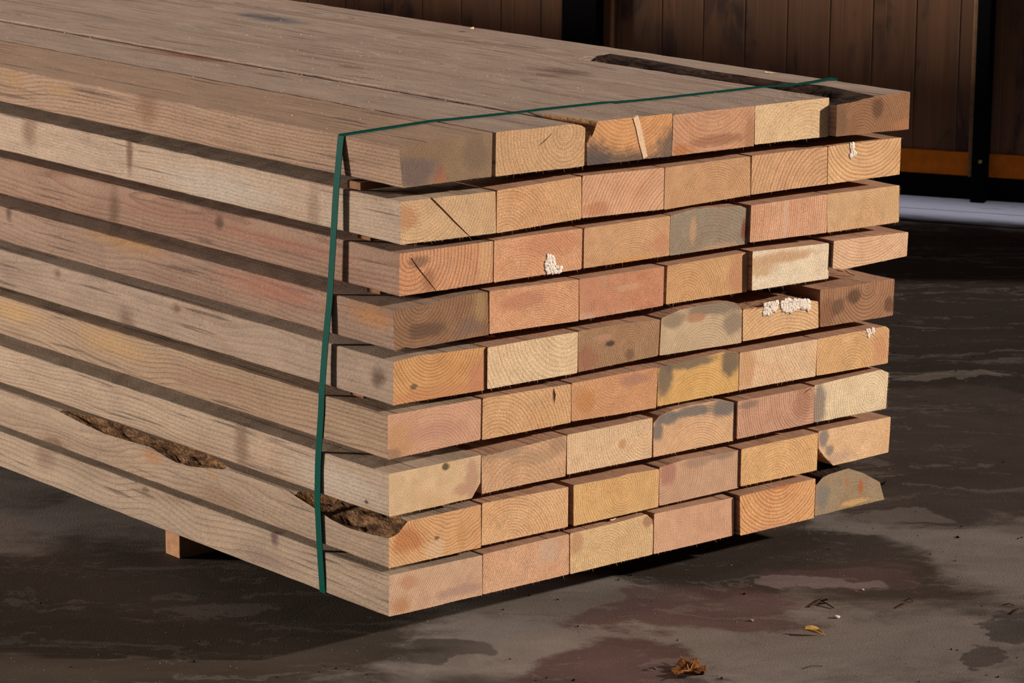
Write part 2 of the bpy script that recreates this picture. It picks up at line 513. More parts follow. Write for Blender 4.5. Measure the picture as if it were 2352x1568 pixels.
def wall_trim(name, a, b, mat):
    m = MB(); m.box(a, b)
    o = m.build(name, mat); o.matrix_world = WM
    bv = o.modifiers.new('bevel', 'BEVEL'); bv.width = 0.004; bv.segments = 2
    return tag(o, kind='structure')
wall_trim('trim_1', (-9, 0.0, SILL_BOT), (4, 0.03, SILL_TOP), M_ORANGE)
wall_trim('trim_2', (-9, -0.005, 0.0), (4, 0.08, SILL_BOT), M_POST)
xa = wall_xz(2247, 200)[0]; xb = wall_xz(2279, 200)[0]
post = wall_trim('trim_3', (xa, -0.06, 0.0), (xb, 0.012, HW), M_POST)
bx, bz = wall_xz(2252, 371, -0.06)
m = MB(); m.tube([(0, 0, 0), (0, -0.008, 0)], 0.006, 10)
bo = m.build('bolt', plain('brass_bolt', (150, 130, 60), 0.4, 0.5)); bo.parent = post; bo.location = (bx, -0.06, bz)
xa = wall_xz(1303, 50)[0]; xb = wall_xz(1384, 50)[0]
wall_trim('trim_4', (xa, -0.06, 0.0), (xb, 0.012, HW), plain('dark_steel', (8, 4, 6), 0.8, 0.08, 60, 0.3, 0.2))
xa = wall_xz(2232, 200)[0]; xb = wall_xz(2247, 200)[0]
wall_trim('trim_5', (xa, -0.015, SILL_BOT), (xb, 0.014, HW), plain('batten_wood', (128, 96, 68), 0.8, 0.2, 40, 0.3))
xa = wall_xz(1409, 50)[0]
m = MB()
m.tube([(xa, -0.012, z) for z in (0.12, 0.7, 1.17, 1.175, 1.19, 1.195, 1.6, HW)], [0.0085, 0.0085, 0.0085, 0.011, 0.011, 0.0085, 0.0085, 0.0085], 10)
o = m.build('trim_6', plain('tan_pipe', (150, 110, 76), 0.6, 0.3, 40, 0.2), smooth=True); o.matrix_world = WM
tag(o, kind='structure')

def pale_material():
    T = NT('pale_daylight_strip')  # pale floor colour stands in for a patch of daylight
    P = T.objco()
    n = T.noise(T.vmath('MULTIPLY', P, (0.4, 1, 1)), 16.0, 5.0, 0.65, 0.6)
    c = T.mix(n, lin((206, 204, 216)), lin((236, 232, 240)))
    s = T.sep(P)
    penumbra = T.math('ADD', T.math('MULTIPLY', s[1], -1.0), T.math('MULTIPLY', T.math('SUBTRACT', n, 0.5), 0.10))  # soft edge of the daylight patch, painted as a fade to dark floor
    c = T.mix(T.step(penumbra, 0.30, 0.46), c, lin((40, 29, 21)))
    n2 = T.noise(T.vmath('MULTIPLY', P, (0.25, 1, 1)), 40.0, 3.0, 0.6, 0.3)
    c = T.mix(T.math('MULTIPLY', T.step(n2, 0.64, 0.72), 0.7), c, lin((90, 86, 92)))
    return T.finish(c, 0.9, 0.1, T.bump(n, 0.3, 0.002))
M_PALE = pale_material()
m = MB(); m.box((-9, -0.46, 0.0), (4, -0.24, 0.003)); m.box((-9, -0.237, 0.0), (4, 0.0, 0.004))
o = m.build('added_daylight_slab', M_PALE); o.matrix_world = WM; tag(o, kind='structure')  # thin slab added to carry the painted daylight

# ------------------------------------------------------------------ the beams
M_TORN = bark_material('torn_wood', (128, 86, 52), (204, 152, 100), (176, 118, 70))
LENGTH = 5.6
def build_beam(r, c, spec, poly, yo):
    """poly: (x,z) clockwise from the front, starting at the upper left; returns the beam"""
    xs = [p[0] for p in poly]; zs = [p[1] for p in poly]
    loc = ((min(xs) + max(xs)) / 2, yo, min(zs))
    outer = (c == 0) or (r == 0) or (c == 5)
    bark_edges = spec.get('bark', ())
    wane = spec.get('wane')           # function y -> (dx, dz) cut at the upper left corner
    n = len(poly)
    # profile: rounded corners, flags for bark
    prof = []; flag = []
    bev = 0.0016
    for i in range(n):
        a = Vector((*poly[i - 1], 0)); b = Vector((*poly[i], 0)); d = Vector((*poly[(i + 1) % n], 0))
        u = (a - b); v = (d - b)
        bu = min(bev, u.length * 0.3); bv_ = min(bev, v.length * 0.3)
        if i == 0 and wane:
            prof.append(('w', 0.0)); flag.append(True)
            for q in range(1, 8):
                prof.append(('w', q / 7.0)); flag.append(q < 7)
            continue
        p1 = b + u.normalized() * bu; p2 = b + v.normalized() * bv_
        isb = i in bark_edges
        prof.append((p1.x, p1.y)); flag.append(isb and (i - 1) % n in bark_edges)
        prof.append((p2.x, p2.y)); flag.append(isb)
        # extra points along long edges
        k = max(1, int((v.length) / (0.03 if (outer or isb) else 0.1)))
        for q in range(1, k):
            t = p2.lerp(d - v.normalized() * bev, q / k)
            prof.append((t.x, t.y)); flag.append(isb)
    if outer:
        ys = [0, 0.004, 0.012] + list(np.linspace(0.03, 0.9, 40)) + list(np.linspace(0.93, 3.0, 48)) + [3.6, 4.4, LENGTH]
    else:
        ys = [0, 0.004, 0.012, 0.03, 0.06, 0.1, 0.2, 0.4, 0.8, 1.6, LENGTH]
    sd = r * 6 + c
    np_ = len(prof)
    TLx, TLz = poly[0]
    V = []
    for y in ys:
        for j, p in enumerate(prof):
            if p[0] == 'w':
                dx, dz = wane(y)
                t = p[1]
                x_ = TLx + dx * t
                z_ = TLz - dz * (1 - t)
                if dz > 0.004:
                    am = min(dz, 0.03) * 0.55 * math.sin(math.pi * t)
                    nz = mnoise.fractal(Vector((t * 2.5, y * 26.0, sd)), 1.0, 2.0, 4)
                    z_ += am * (nz * 1.3 - 0.35); x_ += am * 0.5 * nz
            else:
                x_, z_ = p
                if outer or y < 0.02:
                    w = 0.0009 + (0.0035 if flag[j] else 0.0)
                    x_ += w * mnoise.noise(Vector((x_ * 60, y * 22 + 5.1 * sd, z_ * 60)))
                    z_ += w * mnoise.noise(Vector((x_ * 60 + 31, y * 22 + 3.3 * sd, z_ * 60)))
            yy = y
            if y == 0:
                yy = 0.0008 * mnoise.noise(Vector((x_ * 80, sd, z_ * 80)))
            V.append((x_, yo + yy, z_))
    Fm = []; Mi = []; Fb = []
    for i in range(len(ys) - 1):
        for j in range(np_):
            k = (j + 1) % np_
            q = (i * np_ + j, (i + 1) * np_ + j, (i + 1) * np_ + k, i * np_ + k)
            isb = flag[j]
            if isb and prof[j][0] == 'w' and wane((ys[i] + ys[i + 1]) / 2)[1] < 0.0045:
                isb = False
            if isb: Fb.append(q)
            else: Fm.append(q); Mi.append(1)
    Fm.append(tuple(reversed(range(np_)))); Mi.append(0)
    e = (len(ys) - 1) * np_
    Fm.append(tuple(e + j for j in range(np_))); Mi.append(0)
    # torn fibres hanging off the sawn edges
    rnd = random.Random(100 + sd)
    fz = MB()
    fz.v = V[:]; fz.f = Fm; fz.m = Mi
    amt = spec.get('fuzz', 1.0)
    x0, x1 = min(xs), max(xs)
    bl = poly[-1]; br = poly[-2]
    for q in range(int(64 * amt)):
        t = rnd.random()
        x_ = bl[0] + (br[0] - bl[0]) * t; z_ = bl[1] + (br[1] - bl[1]) * t
        L = rnd.uniform(0.0015, 0.0045) * (2.0 if rnd.random() < 0.08 else 1)
        fz.spike((x_, yo + 0.0012, z_ + 0.0012), (rnd.uniform(-.6, .6) * L, -rnd.uniform(0.05, .5) * L, -L), 0.00035, 0)
    tr = poly[1] if len(poly) == 4 else poly[-3]
    for q in range(int((40 if c == 5 else 9) * amt)):
        t = rnd.random()
        x_ = br[0] + (tr[0] - br[0]) * t; z_ = br[1] + (tr[1] - br[1]) * t
        L = rnd.uniform(0.0015, 0.0075) if c == 5 else 0.0012
        fz.spike((x_ - 0.0008, yo + 0.0012, z_), (L, -rnd.uniform(.1, .7) * L, rnd.uniform(-.5, .4) * L), 0.00035, 0)
    o = make_obj('sawn_timber', fz.v, fz.f, [M_END, M_SIDE], fz.m, None, loc)
    # unused bark vertices stay harmless; the bark itself is a part of its own
    if Fb:
        used = sorted({i for q in Fb for i in q}); idx = {i: k for k, i in enumerate(used)}
        bo = make_obj(spec.get('barkname', 'bark'), [V[i] for i in used], [tuple(idx[i] for i in q) for q in Fb], spec.get('barkmat', M_BARK), None, o, loc, True)
        bo['label'] = spec.get('barklabel', 'rough dark bark')
    # numbers for the wood material
    def local(x_, y_, z_): return [x_ - loc[0], y_ - loc[1], z_ - loc[2]]
    px, py = spec['pith']
    pw = on_y(px, py, yo)
    o['pith'] = local(pw[0], yo, pw[2]); o['pith'][1] = 0.0
    o['ring'] = spec['sp'] / 1180.0
    o['warp'] = spec.get('warp', 0.010)
    o['contrast'] = spec.get('con', 0.6)
    o['seed'] = float(sd) * 1.618 + 1.0
    o['end_colour'] = [a * b for a, b in zip(lin(spec['col']), (1.06, 1.10, 1.30))]
    o['side_colour'] = list(lin(spec.get('side', (171, 147, 129) if r == 0 else (192, 148, 118))))
    o['side_contrast'] = spec.get('scon', 0.5)
    an = rnd.choice([1.2, 0.9, 1.57, 0.5, 1.35, 0.7, -0.9])
    o['saw'] = [math.cos(an), 0.0, math.sin(an)]
    o['sawdark'] = spec.get('sawdark', 0.05)
    for i in range(NST):
        st = spec.get('st', [])
        if i < len(st):
            ex, ey, rx, ry, k = st[i]
            w = on_y(ex, ey, yo)
            o['e%dc' % i] = local(w[0], yo, w[2])
            o['e%dr' % i] = [rx / 960.0, 1.0, ry / 1230.0]
            o['e%dk' % i] = [a * b for a, b in zip(lin(k), (1.02, 1.02, 1.16))]
        else:
            o['e%dc' % i] = [50.0, 50.0, 50.0]; o['e%dr' % i] = [0.01, 0.01, 0.01]; o['e%dk' % i] = [0.0, 0.0, 0.0]
        ss = spec.get('ss', [])
        if i < len(ss):
            face, ex, ey, rx, ry, k = ss[i]
            if face == 's':
                w = on_x(ex, ey, x0); rad = [0.02, rx / 760.0, ry / 1150.0]
            else:
                w = on_z(ex, ey, max(zs)); rad = [ry / 240.0, rx / 700.0, 0.02]
            o['s%dc' % i] = local(*[float(v) for v in w]); o['s%dr' % i] = rad; o['s%dk' % i] = list(lin(k))
        else:
            o['s%dc' % i] = [50.0, 50.0, 50.0]; o['s%dr' % i] = [0.01, 0.01, 0.01]; o['s%dk' % i] = [0.0, 0.0, 0.0]
    ORD = ['first', 'second', 'third', 'fourth', 'fifth', 'sixth']
    ROW = ['top', 'second', 'third', 'fourth', 'fifth', 'sixth', 'seventh', 'eighth', 'bottom']
    layer = '%s layer' % ROW[r] if r in (0, 8) else '%s layer down' % ROW[r]
    tag(o, '%s, %s, %s from left' % (spec['look'], layer, ORD[c]), 'timber', 'sawn timber beams of the strapped stack')
    return o

def px_track(pts, plane, val):
    """photo points -> sorted (y, other) track on a plane"""
    out = []
    for a, b in pts:
        w = on_x(a, b, val) if plane == 'x' else on_z(a, b, val)
        out.append((float(w[1]), float(w[2]) if plane == 'x' else float(w[0])))
    return sorted(out)
def interp(tr, y, d0):
    if y <= tr[0][0]: return tr[0][1]
    if y >= tr[-1][0]: return d0
    for (a, p), (b, q) in zip(tr, tr[1:]):
        if a <= y <= b: return p + (q - p) * (y - a) / max(b - a, 1e-6)
    return d0

GREY = (112, 100, 86)
BLUE = (104, 104, 98)
# every beam: corners of its cut end in the photo (upper left, clockwise), heart of the tree, ring spacing, colours, stains
PK = (150, 112, 92)
BEAMS = [
 [ # ---- top layer
  dict(q=[(916, 337), (1131, 304), (1129, 405), (925, 432)], pith=(700, 100), sp=7, con=.15, col=(146, 117, 84), look='dull grey-brown beam with small orange triangle on its end',
       st=[(1010, 412, 13, 30, (178, 116, 76)), (955, 390, 50, 40, (122, 102, 88)), (985, 340, 60, 25, (148, 118, 86)), (1090, 350, 30, 40, (138, 112, 84))],
       side=(168, 138, 114), scon=.95, ss=[('s', 30, 185, 38, 28, (168, 132, 96)), ('s', 335, 245, 34, 40, (144, 108, 86)), ('s', 130, 205, 45, 14, (172, 136, 98)), ('t', 620, 175, 230, 16, (138, 112, 98))]),
  dict(q=[(1139, 304), (1318, 285), (1334, 287), (1344, 294), (1342, 382), (1138, 405)], pith=(1300, 305), sp=9, con=.5, col=(208, 163, 113), look='plain tan beam with curved rings near upper right corner',
       ss=[('t', 440, 128, 130, 8, (140, 84, 70)), ('t', 1020, 210, 160, 8, (140, 96, 80))]),
  dict(q=[(1349, 281), (1544.5, 260), (1542, 358.6), (1348, 380)], pith=(1440, 195), sp=8, con=.6, col=(218, 158, 100), look='orange beam with charcoal-grey lower rim and split pale sliver',
       st=[(1420, 385, 125, 42, (98, 86, 74)), (1545, 345, 42, 55, (112, 96, 80)), (1360, 365, 34, 40, (98, 86, 76))]),
  dict(q=[(1546.3, 263.7), (1734, 243), (1732, 335), (1543.3, 358.3)], pith=(1640, 170), sp=9, con=.5, col=(208, 154, 110), look='tan beam with bowl-shaped rings and rosy lower half',
       st=[(1650, 322, 70, 14, (176, 122, 88)), (1565, 345, 22, 18, (196, 128, 76)), (1722, 310, 14, 40, (190, 134, 92))], ss=[('t', 1240, 110, 60, 6, (104, 108, 116))]),
  dict(q=[(1735, 243), (1906.5, 223.5), (1905, 313), (1733, 332)], pith=(1850, 365), sp=8, con=.42, col=(229, 190, 136), look='cream beam beside the gap below the strap end',
       ss=[('t', 620, 42, 90, 9, (88, 88, 92)), ('t', 1290, 165, 60, 8, (110, 84, 70))]),
  dict(q=[(1922.8, 231), (2090.3, 210.7), (2087.4, 296.4), (1917, 314)], pith=(1975, 330), sp=6.5, con=.75, col=(158, 114, 76), y=-.02, look='dark jutting beam with bark groove along its upper edge',
       st=[(2016, 250, 16, 26, (112, 78, 54)), (1930, 280, 18, 40, (136, 100, 70)), (2075, 285, 30, 12, (184, 126, 82))], fuzz=.3),
 ],
 [ # ---- second
  dict(q=[(921, 463), (1138, 439), (1139.8, 535), (920, 562)], pith=(955, 430), sp=7, con=.5, col=(212, 172, 122), look='tan beam with diagonal crack across its end',
       st=[(935, 500, 22, 30, (200, 146, 100))], fuzz=1.5,
       side=(182, 157, 134), scon=.25, ss=[('s', 297, 350, 9, 60, (120, 92, 72)), ('s', 65, 300, 22, 40, (142, 112, 90)), ('s', 720, 480, 16, 50, (158, 130, 108)), ('s', 500, 430, 140, 34, (192, 174, 156))]),
  dict(q=[(1141, 437.5), (1336, 404.7), (1336, 502), (1141, 535)], pith=(1160, 560), sp=7, con=.5, col=(216, 165, 112), look='honey beam with rings fanning from lower left'),
  dict(q=[(1337, 404.7), (1526, 385), (1525, 480.6), (1336, 501)], pith=(1590, 575), sp=8.5, con=.8, col=(222, 170, 124), look='pinkish beam with bold slanting red rings',
       st=[(1370, 480, 34, 16, (206, 142, 98))]),
  dict(q=[(1528, 384.5), (1723.4, 359), (1725, 448), (1524, 481.8)], pith=(1640, 480), sp=5.2, con=.6, col=(208, 158, 108), look='tan beam with closely spaced dome rings'),
  dict(q=[(1726, 358), (1900.5, 336.6), (1900.5, 423), (1725, 447)], pith=(1905, 470), sp=10, con=.85, col=(218, 168, 118), look='tan beam with bold wide rings sweeping right', fuzz=.2),
  dict(q=[(1901, 336), (2070, 315.8), (2066, 400.6), (1901, 423)], pith=(1995, 262), sp=9, con=.85, col=(230, 182, 126), look='pale orange beam with wavy rings and white resin streak', fuzz=.15),
 ],
 [ # ---- third
  dict(q=[(918, 582.7), (1133, 553), (1132, 648), (916.5, 681)], pith=(943, 592), sp=9, con=.85, col=(210, 154, 108), look='brown beam with bold rings centred at upper left',
       st=[(960, 600, 22, 14, (150, 110, 80)), (1115, 590, 14, 60, (222, 172, 118)), (985, 645, 14, 26, (178, 122, 84))],
       side=(156, 124, 103), scon=.55, ss=[('s', 420, 500, 190, 26, (152, 112, 92)), ('s', 650, 560, 150, 16, (158, 112, 92)), ('s', 262, 480, 16, 44, (112, 84, 66)), ('s', 503, 512, 10, 16, (92, 70, 56))], fuzz=.3),
  dict(q=[(1135, 553), (1337.7, 524.6), (1336, 617.5), (1134, 648)], pith=(1190, 700), sp=6, con=.45, col=(219, 160, 112), look='salmon beam with white resin blob low on its end', st=[(1260, 560, 70, 26, (214, 148, 104))]),
  dict(q=[(1341.5, 524.6), (1540, 495), (1537, 587), (1340.6, 616.3)], pith=(1450, 650), sp=5, con=.6, col=(212, 162, 112), look='tan beam with clean arching rings beside a grey neighbour',
       st=[(1450, 610, 60, 20, (224, 160, 88)), (1520, 560, 22, 30, (212, 150, 104))]),
  dict(q=[(1540.3, 495), (1600, 479), (1668, 474), (1700, 472), (1719, 480), (1718.3, 559), (1538, 587)], pith=(1630, 660), sp=7, con=.4, col=(158, 138, 108), look='blue-grey stained beam with rust-red corner',
       st=[(1592, 530, 9, 34, (206, 162, 116)), (1645, 572, 46, 14, (196, 156, 116)), (1709, 525, 8, 28, (136, 72, 46))]),
  dict(q=[(1725, 471.4), (1900, 446), (1899, 534), (1720.4, 557)], pith=(1440, 520), sp=6.5, con=.8, col=(222, 168, 124), look='rosy beam with straight upright growth rings', st=[(1805, 500, 8, 60, (228, 184, 142))], y=-.006),
  dict(q=[(1900.5, 446), (2066, 425), (2064, 510), (1900, 534)], pith=(1990, 492), sp=5.5, con=.5, col=(217, 173, 120), warp=.016, look='tan rough-haired beam with full ring target on its end',
       st=[(2052, 470, 12, 44, (224, 180, 122))], fuzz=2.2),
 ],
 [ # ---- fourth
  dict(q=[(903, 713), (1000, 694), (1060, 679), (1120.4, 670), (1123.4, 768), (950, 800), (930, 797), (906, 806)], pith=(965, 690), sp=7.5, con=.8, col=(150, 112, 78), look='dark brown beam with chipped lower left edge',
       st=[(980, 758, 46, 18, (112, 84, 62)), (1075, 750, 30, 20, (140, 108, 86)), (1105, 700, 14, 34, (176, 138, 92))],
       side=(156, 127, 107), scon=.4, ss=[('s', 290, 555, 110, 26, (164, 124, 86)), ('s', 620, 665, 130, 30, (164, 112, 90)), ('s', 850, 725, 50, 26, (174, 124, 82)), ('s', 20, 490, 10, 20, (100, 72, 60))]),
  dict(q=[(1123.8, 669), (1328.8, 642), (1328.8, 736.6), (1123.8, 767)], pith=(1230, 870), sp=5, con=.6, col=(219, 162, 114), look='salmon beam with fine low dome rings',
       st=[(1200, 690, 60, 18, (206, 142, 104))], fuzz=.4),
  dict(q=[(1331, 642), (1525, 611), (1523.7, 701.7), (1331, 735)], pith=(1403, 692), sp=3.6, con=.5, col=(204, 142, 102), warp=.02, look='reddish beam with star-shaped knot rays',
       st=[(1440, 660, 30, 8, (216, 164, 118)), (1388, 640, 8, 24, (206, 158, 116)), (1345, 730, 22, 14, (218, 170, 130)), (1440, 715, 22, 6, (214, 168, 128))]),
  dict(q=[(1533, 611), (1719, 578.6), (1717.5, 669.4), (1530, 699)], pith=(1575, 690), sp=6, con=.6, col=(214, 164, 108), look='golden beam with ring centre at lower left',
       st=[(1695, 630, 26, 50, (206, 148, 102))]),
  dict(q=[(1729.4, 577.7), (1903.5, 557.7), (1903, 639.6), (1725, 667.3)], pith=(1620, 520), sp=7, con=.28, col=(238, 212, 168), look='very pale cream beam with tan upper edge', y=-.012,
       st=[(1800, 590, 90, 14, (216, 168, 118)), (1750, 615, 40, 22, (218, 174, 124))]),
  dict(q=[(1915.4, 553.3), (2086.5, 532.4), (2083, 587.5), (1940, 618), (1912.4, 615.8)], pith=(1995, 420), sp=7, con=.75, col=(232, 186, 138), look='thin pale jutting beam with shallow bowl rings', y=-.018, fuzz=2),
 ],
 [ # ---- fifth
  dict(q=[(904, 830.8), (960, 817), (1020, 810), (1070, 802), (1116.8, 797), (1117.4, 894.8), (902.5, 930.5)], pith=(995, 785), sp=7, con=.8, col=(212, 158, 98), look='golden-brown beam with round bowl rings',
       st=[(1000, 905, 110, 20, (212, 148, 96)), (1095, 870, 20, 44, (206, 140, 98)), (950, 888, 8, 6, (120, 92, 62))],
       side=(164, 140, 120), scon=.3, ss=[('s', 131, 628, 11, 13, (124, 98, 80)), ('s', 405, 708, 12, 14, (118, 92, 74)), ('s', 290, 735, 22, 30, (128, 102, 86)), ('s', 868, 868, 16, 22, (98, 76, 62))]),
  dict(q=[(1118, 798), (1327.5, 762), (1325, 856), (1119, 894)], pith=(1300, 735), sp=9.5, con=.5, col=(229, 194, 144), look='pale sandy beam with coarse curved rings', y=-.004),
  dict(q=[(1328, 760.5), (1420, 745), (1517.7, 733), (1511, 816.8), (1328.6, 854.6)], pith=(1443, 802), sp=5, con=.75, col=(172, 134, 94), look='grey-brown beam with dark oval knot on its end',
       st=[(1402, 789, 11, 7, (74, 58, 50)), (1348, 825, 26, 30, (170, 116, 84)), (1386, 775, 22, 7, (200, 150, 112)), (1446, 815, 12, 14, (132, 100, 72))]),
  dict(q=[(1519, 731), (1560, 712), (1600, 703), (1660, 694), (1690, 695), (1704, 711), (1703.4, 786.3), (1513.5, 817)], pith=(1620, 840), sp=6, con=.55, col=(204, 174, 130), look='pale beam with grey-stained rounded top',
       st=[(1650, 702, 80, 24, (142, 122, 96)), (1685, 740, 24, 30, (156, 134, 106)), (1545, 735, 30, 20, (160, 136, 104)), (1600, 730, 26, 10, (196, 140, 96))]),
  dict(q=[(1705.5, 711), (1790, 700), (1830, 686), (1850, 688), (1879.6, 693), (1880, 752.7), (1706.4, 783.3)], pith=(1800, 900), sp=7.5, con=.8, col=(229, 182, 126), look='orange beam crowned with white resin and brown fibres', fuzz=.4),
  dict(q=[(1884, 666.4), (2054.6, 640), (2050.8, 724.4), (1884, 751)], pith=(1992, 660), sp=8, con=1, col=(172, 128, 90), look='dark brown beam with bold ring target and dark wedge',
       st=[(1962, 680, 22, 18, (104, 76, 54)), (2042, 700, 15, 20, (116, 80, 52)), (1900, 715, 22, 40, (150, 104, 70)), (1925, 705, 20, 20, (122, 88, 62))], fuzz=.4),
 ],
 [ # ---- sixth
  dict(q=[(890.6, 953), (1104.9, 915.6), (1103.4, 1009.3), (891, 1055.5)], pith=(990, 1090), sp=6.5, con=.42, col=(208, 157, 118), look='rosy tan beam with faint flat rings',
       st=[(920, 1010, 30, 40, (206, 156, 104)), (1000, 990, 60, 20, (206, 152, 120)), (900, 1045, 20, 14, (168, 128, 96))],
       side=(170, 143, 117), scon=.7, ss=[('s', 30, 715, 90, 26, (188, 150, 104)), ('s', 260, 790, 110, 30, (184, 146, 104)), ('s', 480, 880, 90, 22, (160, 126, 104))]),
  dict(q=[(1108.7, 915), (1311.7, 881.4), (1310.8, 969.8), (1107.8, 1010)], pith=(1135, 1040), sp=8, con=.6, col=(216, 168, 114), look='honey beam with short upright check near its right end',
       st=[(1272, 905, 3, 14, (70, 40, 28))]),
  dict(q=[(1312.6, 880), (1511, 842.7), (1506.6, 936.4), (1312.6, 967.7)], pith=(1420, 830), sp=6, con=.4, col=(210, 152, 102), warp=.018, look='reddish-orange beam with soft bowl rings',
       st=[(1345, 920, 22, 30, (206, 142, 84)), (1460, 870, 40, 14, (188, 136, 104))], fuzz=1.3),
  dict(q=[(1511.4, 844.3), (1600, 824), (1660, 808), (1697.4, 810), (1696.5, 896.4), (1510, 933.6)], pith=(1605, 965), sp=6, con=.5, col=(222, 172, 100), look='yellow-orange beam with charcoal-grey upper corners',
       st=[(1590, 832, 66, 14, (122, 108, 86)), (1680, 828, 26, 40, (112, 98, 80)), (1526, 868, 20, 44, (118, 104, 84))]),
  dict(q=[(1698.3, 810), (1877.5, 778.9), (1873, 863.7), (1697.5, 896)], pith=(1960, 690), sp=7, con=.55, col=(232, 192, 142), look='cream beam with straight rings slanting down right',
       st=[(1715, 845, 22, 50, (218, 164, 112))], fuzz=1.3),
  dict(q=[(1878, 778), (2020, 752), (2034, 749), (2043, 755), (2039.7, 834), (1874.5, 863)], pith=(1955, 860), sp=7, con=.6, col=(224, 174, 114), look='golden beam with dome rings and white top speck',
       st=[(2022, 800, 20, 50, (218, 158, 108))], fuzz=.4),
 ],
 [ # ---- seventh
  dict(q=[(892.5, 1089), (960, 1075), (1030, 1060), (1105, 1044), (1103.4, 1108), (1084, 1144), (893.6, 1187)], pith=(1150, 860), sp=5, con=.22, col=(216, 178, 128), look='pale beam with tiny dark knot and cut corner',
       st=[(1023, 1072, 8, 8, (72, 62, 34)), (1085, 1100, 14, 50, (200, 154, 118)), (1062, 1125, 20, 14, (202, 156, 118))],
       side=(178, 153, 129), scon=.5, ss=[('s', 555, 1015, 18, 70, (136, 108, 86)), ('s', 600, 1020, 26, 60, (188, 158, 132)), ('s', 780, 1110, 110, 36, (194, 174, 154)), ('s', 841, 1153, 5, 5, (20, 14, 12))]),
  dict(q=[(1106.6, 1049), (1200, 1025), (1301.3, 999), (1299, 1093.6), (1200, 1113), (1106.4, 1134)], pith=(1190, 1150), sp=9, con=.42, col=(208, 162, 116), look='matte tan beam with wide faint arcs',
       st=[(1150, 1040, 50, 16, (178, 146, 108)), (1280, 1020, 20, 24, (186, 146, 106)), (1230, 1050, 60, 16, (194, 154, 112))]),
  dict(q=[(1303.4, 998.3), (1499, 958.8), (1497, 1049.5), (1302, 1089.7)], pith=(1480, 985), sp=6.5, con=.5, col=(227, 188, 138), look='cream beam with rings slanting towards small knot',
       st=[(1430, 1020, 10, 14, (212, 158, 104))], warp=.018, fuzz=1.4),
  dict(q=[(1501, 972), (1515, 955), (1545, 941), (1589, 929), (1648, 918.8), (1687, 924.7), (1687, 1011), (1500.4, 1049.7)], pith=(1600, 1090), sp=6, con=.6, col=(222, 174, 124), look='peach beam with blue-grey band round its top',
       st=[(1660, 935, 40, 22, (112, 110, 100)), (1590, 944, 44, 14, (118, 114, 102)), (1535, 960, 30, 16, (116, 112, 102)), (1510, 992, 16, 22, (124, 114, 102))]),
  dict(q=[(1694.5, 921.7), (1871, 887.5), (1869, 970.8), (1692.4, 1008)], pith=(1862, 895), sp=6.5, con=.8, col=(206, 157, 120), look='mauve-brown beam with rings centred at upper right',
       st=[(1845, 925, 24, 40, (186, 132, 98)), (1720, 930, 26, 10, (152, 124, 98))], y=-.005),
  dict(q=[(1871.5, 884), (1960, 864), (2025, 848), (2041, 856), (2035, 938), (1870.7, 970)], pith=(2001, 905), sp=7, con=.55, col=(236, 206, 156), warp=.014, look='cream beam with ring target and grey left edge',
       st=[(1882, 930, 20, 50, (146, 128, 108))], fuzz=1.8),
 ],
 [ # ---- eighth
  dict(q=[(893, 1206), (1061.7, 1168), (1105, 1157.6), (1105, 1258.7), (893, 1306.5)], pith=(1040, 1120), sp=7.5, con=.75, warp=.055, col=(218, 166, 110), look='orange beam with twisted flame-like grain and waney edge',
       st=[(935, 1240, 30, 30, (198, 128, 76)), (1000, 1265, 20, 30, (226, 186, 136)), (1003, 1235, 6, 5, (120, 84, 52)), (1060, 1230, 10, 40, (212, 158, 98))],
       side=(166, 142, 119), scon=.5, ss=[('s', 500, 1140, 80, 26, (150, 120, 96)), ('s', 350, 1050, 30, 16, (176, 128, 88)), ('s', 490, 1092, 12, 6, (176, 128, 82))]),
  dict(q=[(1107.8, 1156), (1304.9, 1118), (1304.3, 1209.6), (1106.4, 1252.8)], pith=(1170, 1265), sp=6.5, con=.6, col=(222, 174, 120), look='honey beam with dark gap on its right side'),
  dict(q=[(1317.7, 1114.4), (1420, 1095), (1440, 1088), (1514, 1077), (1512.6, 1163.5), (1317.7, 1207.3)], pith=(1432, 1122), sp=6, con=.55, col=(222, 174, 110), look='yellow beam with ring centre in middle of its end', y=-.004),
  dict(q=[(1514.5, 1073), (1570, 1056), (1699, 1033.6), (1697.4, 1119.9), (1514, 1161.5)], pith=(1520, 1095), sp=6, con=.6, col=(206, 162, 122), look='mauve-grey beam with rings centred on its left edge',
       st=[(1535, 1085, 20, 30, (186, 130, 102)), (1660, 1045, 30, 12, (160, 132, 104)), (1600, 1060, 34, 14, (178, 142, 110))]),
  dict(q=[(1702, 1032), (1879, 993.4), (1876.5, 1079.7), (1700.4, 1117)], pith=(1780, 1115), sp=6.5, con=.6, col=(226, 176, 114), look='golden beam with dome rings and bristly right edge', y=-.004, fuzz=1.4),
  dict(q=[(1880, 990), (2046, 957), (2041, 1038), (1914, 1069), (1895, 1050), (1880.5, 1029)], pith=(1990, 960), sp=5.5, con=.4, col=(232, 186, 132), look='pale orange beam with cut-away lower left corner',
       st=[(1892, 1005, 14, 24, (140, 128, 112)), (1905, 1035, 12, 16, (150, 134, 114)), (1925, 1050, 40, 14, (214, 174, 136))], fuzz=1.3),
 ],
 [ # ---- bottom
  dict(q=[(893.6, 1322), (1107.8, 1274), (1108.7, 1370), (893, 1419)], pith=(1290, 1480), sp=5.5, con=.55, sawdark=.4, col=(208, 168, 128), look='tan beam with cross-hatched saw marks',
       st=[(920, 1390, 22, 20, (196, 142, 96)), (1060, 1355, 60, 12, (190, 150, 124)), (940, 1335, 22, 16, (204, 150, 108))],
